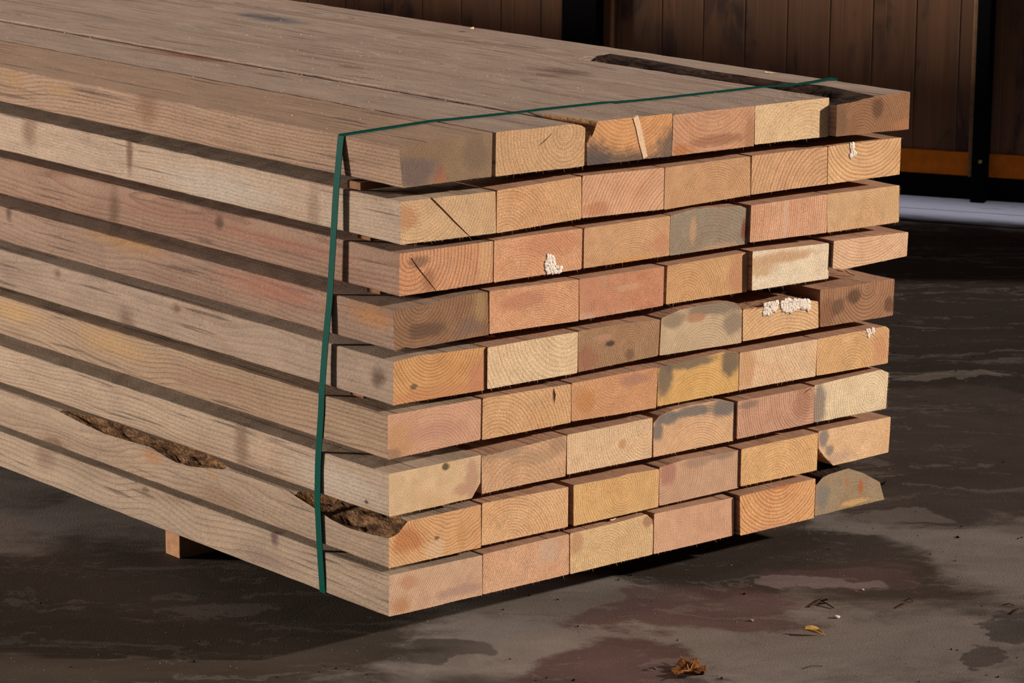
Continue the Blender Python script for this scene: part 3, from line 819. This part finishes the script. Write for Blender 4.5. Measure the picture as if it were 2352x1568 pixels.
       side=(168, 145, 122), scon=.45, ss=[('s', 105, 1050, 28, 30, (138, 112, 92)), ('s', 630, 1235, 9, 20, (106, 78, 74)), ('s', 600, 1280, 60, 20, (146, 122, 106)), ('s', 333, 1125, 10, 8, (120, 98, 80))], fuzz=.3),
  dict(q=[(1109.4, 1273), (1307, 1226), (1307, 1319.8), (1109.2, 1369)], pith=(1420, 1400), sp=5.5, con=.55, col=(216, 166, 122), look='rosy beam with slanting rings and pale middle band',
       st=[(1260, 1265, 24, 30, (214, 176, 138))]),
  dict(q=[(1309, 1225), (1420, 1199), (1485, 1180), (1498, 1192), (1500, 1210), (1499, 1268.7), (1309, 1316.8)], pith=(1390, 1285), sp=6, con=.5, col=(220, 180, 124), look='pale yellow beam with knocked-off upper right corner',
       st=[(1490, 1195, 14, 14, (176, 130, 94)), (1325, 1245, 14, 30, (204, 154, 108))]),
  dict(q=[(1502.5, 1179.4), (1686.4, 1142), (1685.5, 1227), (1501, 1268.7)], pith=(1440, 1240), sp=5, con=.55, col=(216, 166, 124), sawdark=.3, look='pinkish beam with even slanting rings'),
  dict(q=[(1699.5, 1139), (1873, 1099), (1869.4, 1185), (1700.4, 1229.4)], pith=(1790, 1075), sp=8.5, con=.9, col=(228, 170, 110), look='orange beam with deep bold bowl rings', y=-.01,
       st=[(1795, 1116, 26, 8, (214, 132, 66)), (1770, 1210, 60, 12, (222, 160, 112))], fuzz=.4),
  dict(q=[(1874, 1112), (1890, 1096), (1904, 1088), (1946, 1078), (1984, 1086), (2020, 1104), (2032, 1117), (2029, 1142), (1871.5, 1181)], pith=(1960, 1200), sp=5, con=.5, col=(164, 139, 102), look='grey half-round beam with bark on its curved top', bark=(0, 1, 2, 3, 4, 5), barklabel='thin dark bark over the rounded top',
       st=[(1977, 1118, 7, 20, (188, 104, 58)), (1965, 1152, 36, 8, (228, 176, 106)), (1946, 1105, 5, 14, (190, 124, 80)), (1890, 1140, 20, 30, (140, 130, 112))]),
 ],
]
polys = {}
for r in range(9):
    for c in range(6):
        s = BEAMS[r][c]
        yo = s.get('y', 0.0) + 0.0008 * ((r * 7 + c * 5) % 5 - 2)
        s['yo'] = yo
        polys[r, c] = [[float(v) for v in (lambda w: (w[0], w[2]))(on_y(a, b, yo))] for a, b in s['q']]
    for c in range(5):
        A = polys[r, c]; B = polys[r, c + 1]
        lim = 0.5 * (max(p[0] for p in A) + min(p[0] for p in B))
        if max(p[0] for p in A) > min(p[0] for p in B) - 0.0008:
            for p in A: p[0] = min(p[0], lim - 0.0004)
            for p in B: p[0] = max(p[0], lim + 0.0004)
# layers never touch one another: the sticks carry them
for r in range(8):
    lo = max(p[1] for c in range(6) for p in polys[r + 1, c])
    for c in range(6):
        zmin = min(p[1] for p in polys[r, c])
        if zmin < lo + 0.006:
            for p in polys[r, c]:
                p[1] = max(p[1], lo + 0.006)
low = min(p[1] for c in range(6) for p in polys[8, c])
for c in range(6):
    for p in polys[8, c]:
        if p[1] < 0.12: p[1] = BASE
beams = {}
for r in range(9):
    for c in range(6):
        s = BEAMS[r][c]
        poly = polys[r, c]
        if (r, c) == (7, 0):
            zt = poly[0][1]; xl = poly[0][0]
            A = px_track([(115, 934), (191, 973), (245, 998), (344, 1026), (402, 1061), (440, 1072), (486, 1076), (532, 1080), (545, 1084)], 'x', xl)
            B = px_track([(660, 1127), (690, 1146), (719, 1164), (765, 1195), (804, 1214), (861, 1229), (893, 1236)], 'x', xl)
            def wane(y, A=A, B=B, zt=zt):
                dz = 0.0015
                if A[0][0] <= y <= A[-1][0]: dz = max(dz, zt - interp(A, y, zt))
                if y <= B[-1][0]: dz = max(dz, zt - interp(B, y, zt))
                return (0.002 + dz * 1.7, dz)
            s['wane'] = wane; s['barkmat'] = M_BAST; s['barklabel'] = 'rough brown bark along the waney edge'
        if (r, c) == (0, 2):
            def wane_chip(y):
                k = max(0.0, 1.0 - y / 0.13) ** 0.8
                return (0.0016 + 0.023 * k, 0.0016 + 0.034 * k)
            s['wane'] = wane_chip; s['barkmat'] = M_TORN; s['barklabel'] = 'torn splintered upper left corner'; s['barkname'] = 'torn_corner'
        if (r, c) == (0, 5):
            zt = poly[0][1] + 0.0; xl = poly[0][0]
            A = px_track([(2034, 228), (1966, 212), (1877, 194), (1787, 186), (1698, 172), (1609, 159), (1520, 143), (1460, 132), (1380, 120)], 'z', zt)
            def wane0(y, A=A, xl=xl):
                dx = max(0.004, interp(A, y, xl) - xl) if y < A[-1][0] else 0.004
                return (dx, 0.0016 if y > A[-1][0] else 0.008 + 0.014 * min(1.0, y / 0.15))
            s['wane'] = wane0; s['barklabel'] = 'dark rotten bark groove along the top edge'
        beams[r, c] = build_beam(r, c, s, poly, s['yo'])
# ------------------------------------------------------------------ parts on single beams
def lumps(poly_px, n, yo, rad, mat, name, parent, label, seed=1):
    """crusty drips inside a photo outline on a cut end"""
    rnd = random.Random(seed)
    xs = [p[0] for p in poly_px]; ys = [p[1] for p in poly_px]
    def inside(x, y):
        c = False
        for i in range(len(poly_px)):
            (x1, y1), (x2, y2) = poly_px[i - 1], poly_px[i]
            if (y1 > y) != (y2 > y) and x < (x2 - x1) * (y - y1) / (y2 - y1) + x1: c = not c
        return c
    bm = bmesh.new()
    k = 0; tries = 0
    while k < n and tries < 8000:
        tries += 1
        x = rnd.uniform(min(xs), max(xs)); y = rnd.uniform(min(ys), max(ys))
        if not inside(x, y): continue
        w = on_y(x, y, yo - 0.0004)
        r = rad * rnd.uniform(0.5, 1.15)
        M = Matrix.Translation(Vector(w)) @ Matrix.Diagonal((r * rnd.uniform(.7, 1.5), 0.0005 * rnd.uniform(.5, 1.5), r * rnd.uniform(.7, 1.5), 1)) @ Matrix.Rotation(rnd.uniform(0, 6), 4, 'Y')
        bmesh.ops.create_icosphere(bm, subdivisions=1, radius=1.0, matrix=M)
        k += 1
    bmesh.ops.translate(bm, verts=bm.verts, vec=-Vector(parent.location))
    me = bpy.data.meshes.new(name); bm.to_mesh(me); bm.free()
    me.materials.append(mat)
    o = bpy.data.objects.new(name, me); COL.objects.link(o); o.parent = parent
    me.polygons.foreach_set('use_smooth', [True] * len(me.polygons))
    o['label'] = label
    return o
M_RESIN = plain('white_crusted_resin', (232, 212, 194), 0.8, 0.2, 200, 0.12, 0.8, 0.001)
lumps([(1757, 697), (1790, 690), (1783, 712), (1765, 722), (1752, 722)], 130, BEAMS[4][4]['yo'], 0.0039, M_RESIN, 'resin_patch', beams[4, 4], 'small white crusted resin patch', 1)
lumps([(1793, 700), (1800, 688), (1860, 690), (1858, 712), (1838, 706), (1815, 718), (1800, 716)], 316, BEAMS[4][4]['yo'], 0.0041, M_RESIN, 'resin_patch', beams[4, 4], 'broad white crusted resin patch', 2)
lumps([(1252, 604), (1258, 586), (1272, 590), (1275, 608), (1291, 614), (1288, 626), (1254, 628)], 172, BEAMS[2][1]['yo'], 0.0035, M_RESIN, 'resin_patch', beams[2, 1], 'white crusted resin blob', 3)
lumps([(1950, 330), (1960, 329), (1962, 345), (1967, 352), (1958, 363), (1952, 360), (1956, 346)], 86, BEAMS[1][5]['yo'], 0.0031, M_RESIN, 'resin_patch', beams[1, 5], 'narrow white resin streak', 4)
lumps([(1988, 757), (2010, 754), (2006, 765), (1998, 768), (1995, 778), (1992, 764)], 57, BEAMS[5][5]['yo'], 0.0027, M_RESIN, 'resin_patch', beams[5, 5], 'white resin speck', 5)

def sliver(pts_px, yo, wid, depth, mat, name, parent, label=None):
    """thin strip of wood or a dark check following photo points on a cut end"""
    P = [on_y(a, b, yo) for a, b in pts_px]
    v = []; f = []
    for i, p in enumerate(P):
        q = P[min(i + 1, len(P) - 1)] - P[max(i - 1, 0)]
        nrm = np.array([q[2], 0, -q[0]]); nrm /= np.linalg.norm(nrm)
        w = wid[i] if hasattr(wid, '__len__') else wid
        for s_, y_ in ((-1, yo + .004), (-1, yo - depth), (1, yo - depth), (1, yo + .004)):
            a = p + nrm * (s_ * w); v.append((a[0], y_, a[2]))
    for i in range(len(P) - 1):
        for j in range(4):
            a = i * 4 + j; b = i * 4 + (j + 1) % 4
            f.append((a, b, b + 4, a + 4))
    f.append((3, 2, 1, 0)); e = (len(P) - 1) * 4; f.append((e, e + 1, e + 2, e + 3))
    o = make_obj(name, v, f, mat, None, parent, tuple(parent.location))
    o.location = (0, 0, 0)
    if label: o['label'] = label
    return o
M_SLIV = plain('pale_split_wood', (222, 184, 148), 0.8, 0.15, 260, 0.2, 0.6)
M_CRACK = plain('dark_check', (66, 38, 24), 0.9, 0.05, 260, 0.2, 0.3)
sliver([(1459, 268), (1466, 292), (1474, 330), (1482, 362)], BEAMS[0][2]['yo'], [.006, .0062, .0062, .0052], .0012, M_SLIV, 'split_sliver', beams[0, 2], 'pale sliver standing in the split')
sliver([(991, 455), (1020, 484), (1045, 510), (1079, 543)], BEAMS[1][0]['yo'], [.0012, .0013, .0011, .0005], .00035, M_CRACK, 'crack', beams[1, 0], 'dark diagonal crack')
sliver([(944, 592), (958, 612), (980, 640), (1002, 668)], BEAMS[2][0]['yo'], [.0006, .0009, .0008, .0004], .0003, M_CRACK, 'crack', beams[2, 0], 'fine dark drying crack')
sliver([(1270, 893), (1275, 906), (1273, 926)], BEAMS[5][1]['yo'], [.0004, .0016, .0004], .0003, M_CRACK, 'crack', beams[5, 1], 'short dark upright check')
sliver([(1268, 306), (1252, 322), (1238, 334)], BEAMS[0][1]['yo'], [.0004, .0008, .0003], .0003, M_CRACK, 'crack', beams[0, 1], 'fine dark check')
sliver([(1862, 892), (1852, 898), (1846, 904)], BEAMS[6][4]['yo'], [.0008, .0008, .0003], .0003, M_CRACK, 'crack', beams[6, 4], 'fine dark check')

# shaggy brown fibres on the top of the resin-crowned beam
rnd = random.Random(21)
mb = MB()
pz = max(p[1] for p in polys[4, 4]); px0 = min(p[0] for p in polys[4, 4])
for k in range(420):
    t = rnd.random()
    x_ = px0 + 0.005 + t * 0.145; y_ = BEAMS[4][4]['yo'] + rnd.uniform(0.0, 0.10)
    zt = np.interp(x_, [p[0] for p in polys[4, 4][:5]], [p[1] for p in polys[4, 4][:5]])
    L = rnd.uniform(.006, .022); a = rnd.gauss(0, 1.0)
    mb.spike((x_, y_, zt - 0.001), (L * math.sin(a), -L * math.cos(a) * rnd.choice([1, 1, -1]) * .8, L * rnd.uniform(-.02, .35)), 0.0006)
o = mb.build('bark_fibres', M_BAST, beams[4, 4], tuple(beams[4, 4].location)); o.location = (0, 0, 0)
tag(o, 'shaggy brown fibres', kind='stuff')

# ------------------------------------------------------------------ sticks between the layers and the bearer below
M_STICK = plain('stacking_stick_wood', (128, 88, 60), 0.85, 0.15, 90, 0.3, 0.5)
def stick(name, x0, x1, y0, y1, z0, z1, mat, loc):
    m = MB(); m.box((x0, y0, z0), (x1, y1, z1))
    o = m.build(name, mat, None, loc)
    bv = o.modifiers.new('bevel', 'BEVEL'); bv.width = 0.0015; bv.segments = 2
    return o
STX = [0.016, 0.030, 0.040, 0.030, 0.02, 0.022, 0.016, 0.02]
STY = [(815, 425), (838, 552), (860, 674), None, (822, 918), (815, 1045), None, None]
NAMES = ['top and second', 'second and third', 'third and fourth', 'fourth and fifth', 'fifth and sixth', 'sixth and seventh', 'seventh and eighth', 'eighth and bottom']
for r in range(8):
    z0 = max(p[1] for c in range(6) for p in polys[r + 1, c]) + 0.0002
    z1 = min(p[1] for c in range(6) for p in polys[r, c]) - 0.0002
    yc = float(on_x(*STY[r], STX[r])[1]) if STY[r] else 0.24
    o = stick('stacking_stick', STX[r], 1.20, yc - 0.016, yc + 0.022, z0, z1, M_STICK, (0.6, yc, z0))
    tag(o, 'thin wooden stick laid between the %s beam layers near the strap' % NAMES[r], 'stick', 'sticks spacing the beam layers')
b0 = on_z(412, 1283, 0.0); b1 = on_z(380, 1270, 0.0)
bearer = stick('bearer', 0.056, 1.22, float(b0[1]), float(b1[1]), 0.0, BASE - 0.0002, plain('bearer_wood', (160, 116, 82), 0.85, 0.15, 60, 0.3, 0.5), (0.6, float(b0[1]), 0.0))
tag(bearer, 'square wooden bearer on the floor under the left side of the stack', 'bearer')

# ------------------------------------------------------------------ the green strap
def strap():
    side_px = [(783, 312), (771, 450), (765, 560), (757, 690), (747, 790), (738, 940), (730.5, 1060), (729, 1150), (735, 1270), (741, 1359)]
    lx = [min(p[0] for p in polys[r, 0]) for r in range(9)]
    # taut over the rows that stand proud: lower hull of the left faces from top corner to bottom corner
    hp = []
    for r in range(9):
        P = polys[r, 0]
        hp += [(P[0][1], P[0][0] - .0014), (P[-1][1], P[-1][0] - .0014)]
    hp.sort()
    hull = []
    for p in hp:
        while len(hull) > 1 and (hull[-1][0] - hull[-2][0]) * (p[1] - hull[-2][1]) - (hull[-1][1] - hull[-2][1]) * (p[0] - hull[-2][0]) <= 0:
            hull.pop()
        hull.append(p)
    sx = lambda z: float(np.interp(z, [p[0] for p in hull], [p[1] for p in hull]))
    xt = sx(polys[0, 0][0][1]); xb = sx(BASE)
    zt = max(p[1] for c in range(5) for p in polys[0, c]) + 0.0008
    zl = polys[0, 0][0][1] + 0.0012
    pts = []
    for i, (a, b) in enumerate(side_px):
        x = xt
        for it in range(4):
            w = on_x(a, b, x); x = sx(float(w[2]))
        pts.append((x, float(w[1]), float(w[2])))
    pts[-1] = (xb, pts[-1][1], BASE - 0.0012)
    # over the top: left end to right end
    a = on_z(787, 304, zl); b = on_z(1923, 184, polys[0, 5][1][1])
    xr = max(p[0] for p in polys[0, 5]) + 0.0012
    top = []
    for k in range(25):
        t = k / 24.0
        x = xt + (xr - xt) * t
        z = zl
        for c in range(6):
            P = polys[0, c]
            if min(p[0] for p in P) - .001 <= x <= max(p[0] for p in P) + .001:
                up = sorted(p for p in P[:-2] if True)
                z = float(np.interp(x, [p[0] for p in up], [p[1] for p in up])) + 0.0012
        y = float(a[1] + (b[1] - a[1]) * (x - a[0]) / (b[0] - a[0]))
        top.append([x, y, z])
    for k in range(1, 24):      # taut: never dips below the straight pull by much
        top[k][2] = max(top[k][2], 0.5 * (top[k - 1][2] + top[min(k + 1, 24)][2]) - 0.0006)
    # follow every proud edge between the photo points
    fine = []
    py_ = sorted((p[2], p[1]) for p in pts)
    for k in range(61):
        z = pts[-1][2] + (pts[0][2] - pts[-1][2]) * (1 - k / 60.0)
        fine.append((sx(z), float(np.interp(z, [q[0] for q in py_], [q[1] for q in py_])), z))
    pts = fine
    pts[0] = (xt, pts[0][1], pts[0][2])
    dy0 = top[0][1] - pts[0][1]
    yr = top[-1][1]
    yc = pts[0][1]
    for k, p in enumerate(top):
        p[1] += (yc - a[1]) * (1 - k / 24.0)
    rr = 0.004
    corner = [(xt + rr - rr * math.cos(q), yc, zl - rr + rr * math.sin(q)) for q in (0.0, 0.4, 0.8, 1.2, 1.57)]
    zr_ = top[-1][2]
    cr = [(xr - rr + rr * math.sin(q), yr, zr_ - rr + rr * math.cos(q)) for q in (0.0, 0.4, 0.8, 1.2, 1.57)]
    loop = [tuple(p) for p in reversed(pts) if p[2] < zl - rr - .001] + corner + [tuple(p) for p in top[1:] if p[0] < xr - rr - .001] + cr
    loop += [(xr + .001, yr + .01, 0.5), (xr, yr + .02, BASE - .0012)]
    loop += [(0.6, yr + .03, BASE - .002)]
    w2 = 0.0085; th = 0.0005
    n = len(loop)
    V = []; Fc = []
    for i, p in enumerate(loop):
        p = Vector(p)
        t = (Vector(loop[(i + 1) % n]) - Vector(loop[i - 1])).normalized()
        yv = Vector((0, 1, 0)); yv = (yv - t * yv.dot(t)).normalized()
        nv = t.cross(yv).normalized()
        for sy, sn in ((-1, -1), (-1, 1), (1, 1), (1, -1)):
            V.append(tuple(p + yv * (w2 * sy) + nv * (th * sn)))
    for i in range(n):
        k = (i + 1) % n
        for j in range(4):
            q = (j + 1) % 4
            Fc.append((i * 4 + j, i * 4 + q, k * 4 + q, k * 4 + j))
    T = NT('green_plastic_strap')
    nn = T.noise(T.objco(), 300.0, 3.0, 0.6)
    mat = T.finish(T.mix(nn, lin((4, 58, 48)), lin((7, 76, 64))), 0.5, 0.03, T.bump(nn, 0.2, 0.0003))
    o = make_obj('strap', V, Fc, mat, None, None, (loop[0][0], loop[0][1], loop[0][2]))
    bm = bmesh.new(); bm.from_mesh(o.data); bmesh.ops.recalc_face_normals(bm, faces=bm.faces); bm.to_mesh(o.data); bm.free()
    tag(o, 'dark green plastic strap wrapped round the beam stack near its front', 'strap')
strap()

# ------------------------------------------------------------------ sawdust crumbs on the stack, grit on the floor
rnd = random.Random(5)
def crumbs(name, n, place, rmin, rmax, mat, label, cat):
    bm = bmesh.new()
    for k in range(n):
        p = place()
        if p is None: continue
        r = rnd.uniform(rmin, rmax)
        M = Matrix.Translation(Vector(p) + Vector((0, 0, r * .5))) @ Matrix.Rotation(rnd.uniform(0, 6.28), 4, (rnd.random(), rnd.random(), rnd.random() + .1)) @ Matrix.Diagonal((r, r * rnd.uniform(.5, 1.6), r * .6, 1))
        bmesh.ops.create_icosphere(bm, subdivisions=1, radius=1.0, matrix=M)
    me = bpy.data.meshes.new(name); bm.to_mesh(me); bm.free(); me.materials.append(mat)
    o = bpy.data.objects.new(name, me); COL.objects.link(o)
    return tag(o, label, cat, kind='stuff')
ztop = float(np.mean([p[1] for c in range(5) for p in (polys[0, c][0],)]))
def top_z(x):
    for c in range(6):
        P = polys[0, c]
        if min(p[0] for p in P) <= x <= max(p[0] for p in P):
            up = sorted(P[:-2])
            return float(np.interp(x, [p[0] for p in up], [p[1] for p in up]))
    return None
def place_top():
    if rnd.random() < 0.7:
        w = on_z(rnd.gauss(900, 330), rnd.gauss(150, 55), ztop)
        x, y = w[0], w[1]
    else:
        x, y = rnd.uniform(0.02, 1.2), rnd.uniform(0.02, 2.2)
    if x < 0.02 or x > 1.06 or y < 0.01: return None
    z = top_z(x)
    return None if z is None else (x, y, z)
M_DUST = plain('pale_sawdust', (206, 178, 148), 0.9, 0.1, 300, 0.15, 0.2)
crumbs('sawdust', 620, place_top, 0.0006, 0.0016, M_DUST, 'pale sawdust crumbs scattered over the top of the beam stack', 'sawdust')
def place_floor():
    px, py = rnd.uniform(0, 2352), rnd.uniform(700, 1568)
    w = on_z(px, py, 0.0)
    if -0.02 < w[0] < 1.3 and w[1] > 0.15: return None
    return tuple(w)
M_GRIT = plain('floor_grit', (150, 136, 122), 0.9, 0.1, 300, 0.2, 0.2)
crumbs('floor_grit', 900, place_floor, 0.0005, 0.0012, M_GRIT, 'fine pale grit scattered over the dark concrete floor', 'grit')
M_DARK = plain('dark_bark_crumb', (40, 28, 22), 0.9, 0.1, 300, 0.2, 0.2)
crumbs('bark_crumbs', 160, place_floor, 0.001, 0.003, M_DARK, 'tiny dark bark crumbs scattered over the concrete floor', 'crumbs')

# loose sawn hairs standing on the top near the front edge
mb = MB()
for k in range(260):
    x = rnd.uniform(0.5, 1.03); y = abs(rnd.gauss(0, 0.06)) + .002
    z = top_z(x)
    if z is None: continue
    L = rnd.uniform(.003, .012)
    mb.spike((x, y, z - .0003), (rnd.uniform(-.7, .7) * L, rnd.uniform(-.7, .7) * L, L * rnd.uniform(.2, 1.)), 0.00028)
for k in range(120):
    x = rnd.uniform(0.9, 1.03); y = rnd.uniform(.002, .12); z = top_z(x)
    L = rnd.uniform(.003, .01)
    mb.spike((x, y, z - .0003), (rnd.uniform(-1, 1) * L, rnd.uniform(-1, 1) * L, L * rnd.uniform(.2, 1.)), 0.00028)
o = mb.build('wood_hairs', M_DUST)
tag(o, 'fine pale wood hairs standing on the top near the front edge', 'wood fibres', kind='stuff')

# ------------------------------------------------------------------ splinters and chips caught in the stack
M_CHIP = plain('orange_splinter', (196, 122, 66), 0.85, 0.15, 150, 0.2, 0.4)
M_PALECHIP = plain('pale_splinter', (216, 180, 140), 0.85, 0.15, 150, 0.2, 0.4)
def chip(px, py, z, L, W, H, rz, mat, label, tilt=0.0, name='wood_splinter'):
    w = on_z(px, py, z)
    m = MB()
    n = 6
    for i in range(n + 1):
        t = i / n - .5
        ww = W * (1 - abs(2 * t) ** 2.5 * 0.75) * (1 + .15 * math.sin(i * 2.1))
        zz = H * .5 + 0.2 * L * t * t
        m.v += [(t * L, -ww, zz - H * .5), (t * L, ww, zz - H * .5), (t * L, ww * .7, zz + H * .5), (t * L, -ww * .7, zz + H * .5)]
    for i in range(n):
        for j in range(4):
            a = i * 4 + j; b = i * 4 + (j + 1) % 4
            m.f.append((a, a + 4, b + 4, b)); m.m.append(0)
    m.f.append((0, 1, 2, 3)); m.m.append(0); e = n * 4; m.f.append((e + 3, e + 2, e + 1, e)); m.m.append(0)
    o = m.build(name, mat)
    o.location = tuple(w); o.rotation_euler = (0, tilt, rz)
    return tag(o, label, 'splinter')
zr = lambda r, c: float(np.mean([p[1] for p in polys[r, c][:2]])) + 0.0003
chip(1118, 774, zr(4, 1) + .001, .030, .0035, .003, -1.0, M_CHIP, 'orange splinter sticking out of the gap under the fourth layer')
chip(1952, 628, zr(4, 5) + .004, .028, .0018, .002, -1.5, M_PALECHIP, 'curled pale splinter hanging under the thin jutting beam', 0.3)
chip(1926, 622, zr(4, 5) + .004, .018, .0014, .002, -1.2, M_CHIP, 'short rusty splinter on the dark beam with ring target', 0.2)
chip(2027, 1113, float(on_y(2027, 1113, .006)[2]), .022, .003, .003, -.3, M_DARK, 'dark flake at the right tip of the half-round beam', -.4)
chip(1408, 1193, zr(8, 2) + .002, .022, .0022, .0015, .3, M_PALECHIP, 'pale flake on top of the beam with the knocked-off corner')
chip(1768, 168, polys[0, 5][1][1] + .0005, .022, .0022, .002, 1.8, M_PALECHIP, 'pale splinter on the far top edge beyond the strap')
chip(1084, 66, ztop + .0005, .016, .003, .003, .4, M_PALECHIP, 'pale chip lying on the top near the far edge')
chip(1300, 224, ztop + .0005, .032, .0004, .0006, -.45, M_PALECHIP, 'thin straw-like sliver lying on the top behind the strap')

# ------------------------------------------------------------------ leaf litter on the floor
def crumpled_leaf(px, py, R, rz, mat, label, curl=0.35, lobes=7):
    w = on_z(px, py, 0.0)
    root = bpy.data.objects.new('dry_leaf', None); COL.objects.link(root)
    root.location = (w[0], w[1], 0.0); root.rotation_euler = (0, 0, rz)
    tag(root, label, 'leaf')
    v = [(0, 0, .004)]; f = []
    NR, NA = 9, 56
    def surf(t, a):
        rr = R * t * (0.86 + 0.05 * math.cos(lobes * a) + .08 * math.sin(2 * a + 1) + .04 * math.sin(11 * a))
        nz = mnoise.noise(Vector((t * 2.2 * math.cos(a), t * 2.2 * math.sin(a), px * .1)))
        z = .004 + R * (curl * t ** 2.2 * (.55 + .45 * math.sin(2 * a + .7)) + .20 * t * nz + .05 * t * math.cos(lobes * a))
        return (rr * math.cos(a) * (1 - .15 * t * curl), rr * math.sin(a) * .8, max(.0008, z))
    for i in range(1, NR + 1):
        for j in range(NA):
            v.append(surf(i / NR, 2 * math.pi * j / NA))
    for j in range(NA):
        f.append((0, 1 + j, 1 + (j + 1) % NA))
    for i in range(NR - 1):
        for j in range(NA):
            a = 1 + i * NA + j; b = 1 + i * NA + (j + 1) % NA
            f.append((a, a + NA, b + NA, b))
    bl = make_obj('leaf_blade', v, f, mat, None, root, None, True)
    so = bl.modifiers.new('thick', 'SOLIDIFY'); so.thickness = .0006
    m = MB()
    m.tube([(0, 0, .005), (R * .5, R * .3, R * .16), (R * .85, R * .62, R * .24), (R * 1.0, R * .8, R * .28)], [.0012, .0011, .0009, .0006], 6)
    for a in (2.2, 3.0, 3.9, 4.8, 0.1):
        m.tube([surf(t, a + .1 * t)[:2] + (surf(t, a + .1 * t)[2] + .0006,) for t in (.02, .3, .6, .9)], [.0009, .0007, .0005, .0003], 5)
    m.build('leaf_stalk', M_VEIN, root, None, True)
M_LEAF = bark_material('brown_dry_leaf', (92, 52, 24), (150, 96, 54), (120, 66, 30))
M_VEIN = plain('leaf_vein', (170, 118, 74), 0.8, 0.2)
M_YLEAF = plain('yellow_dry_leaf', (206, 160, 84), 0.7, 0.25, 80, 0.3)
crumpled_leaf(1582, 1545, 0.044, 0.4, M_LEAF, 'crumpled brown dry leaf at the bottom edge of the floor', .2)

def slim_leaf(px, py, L, rz, label):
    w = on_z(px, py, 0.0)
    root = bpy.data.objects.new('dry_leaf', None); COL.objects.link(root)
    root.location = (w[0], w[1], 0.0); root.rotation_euler = (0, 0, rz)
    tag(root, label, 'leaf')
    v = []; f = []; n = 14
    for i in range(n + 1):
        t = i / n
        ww = L * .20 * math.sin(math.pi * min(1, t * 1.02)) ** .8
        z = .003 + L * .20 * (1 - t) ** 1.5
        for k in range(5):
            s_ = (k - 2) / 2
            v.append(((t - .5) * L, ww * s_, max(.0006, z + .9 * ww * s_ * s_ + (.004 * s_ if s_ > 0 else 0))))
    for i in range(n):
        for k in range(4):
            a = i * 5 + k; f.append((a, a + 5, a + 6, a + 1))
    bl = make_obj('leaf_blade', v, f, M_YLEAF, None, root, None, True)
    so = bl.modifiers.new('thick', 'SOLIDIFY'); so.thickness = .0005
    m = MB(); m.tube([(-.5 * L, 0, .003 + L * .20), (0, 0, .004 + L * .07), (.5 * L, 0, .0035), (.62 * L, .002, .001)], [.0007, .0008, .0007, .0005], 6)
    m.build('leaf_stalk', M_VEIN, root, None, True)
slim_leaf(1868, 1458, 0.034, -.85, 'slim curled yellow leaf on the lit floor')

M_TWIG = plain('dark_twig', (74, 50, 36), 0.9, 0.1, 200, 0.3)
def twig(lines, label, r=.0011):
    m = MB()
    P = []
    for ln in lines:
        P.append([on_z(a, b, 0.0) for a, b in ln])
    c = P[0][0]
    for ln in P:
        n = len(ln)
        m.tube([(p[0] - c[0], p[1] - c[1], r * 1.1 + (.0035 * math.sin(math.pi * i / max(1, n - 1)))) for i, p in enumerate(ln)], [r * (1 - .5 * i / n) for i in range(n)], 6)
    o = m.build('twig', M_TWIG); o.location = (c[0], c[1], 0)
    tag(o, label, 'twig')
twig([[(1858, 1395), (1878, 1388), (1892, 1378), (1902, 1372)], [(1878, 1388), (1898, 1391), (1915, 1398)], [(1890, 1380), (1900, 1383), (1898, 1376)], [(1868, 1391), (1884, 1384), (1896, 1386)]], 'branched brown twig on the reddish damp patch', .0016)
twig([[(2058, 1397), (2075, 1393), (2086, 1386), (2096, 1382)], [(2078, 1380), (2090, 1379), (2097, 1383)]], 'thin dark forked twig right of the branched twig', .0012)
twig([[(2305, 1390), (2318, 1391), (2330, 1392)]], 'short straight twig near the right frame edge', .001)
twig([[(2322, 1411), (2335, 1408), (2346, 1400), (2352, 1396)]], 'bent dark twig at the right frame edge', .0013)
twig([[(1845, 1536), (1862, 1534), (1890, 1530)]], 'thin straw sliver lying below the slim yellow leaf', .0008)
twig([[(1492, 1537), (1499, 1540), (1506, 1541)]], 'stubby bark bit left of the crumpled leaf', .002)
def pebble(px, py, r, mat, label):
    w = on_z(px, py, 0.0)
    bm = bmesh.new(); bmesh.ops.create_icosphere(bm, subdivisions=2, radius=1.0, matrix=Matrix.Diagonal((r * 1.6, r, r * .7, 1)))
    for v in bm.verts:
        v.co *= 1 + .25 * mnoise.noise(v.co * 300)
        v.co.z += r * .6
    me = bpy.data.meshes.new('pebble'); bm.to_mesh(me); bm.free(); me.materials.append(mat)
    o = bpy.data.objects.new('pebble', me); COL.objects.link(o); o.location = (w[0], w[1], 0); o.rotation_euler = (0, 0, -.7)
    tag(o, label, 'pebble')
pebble(1922, 1419, .0042, plain('white_stone', (226, 206, 196), .8, .2), 'small white pebble above the slim yellow leaf')
pebble(1726, 1426, .0030, plain('grey_stone', (170, 142, 134), .8, .2), 'small greyish pebble left of the white pebble')
pebble(1981, 1355, .0022, M_RESIN, 'tiny white crumb on the dark red patch')
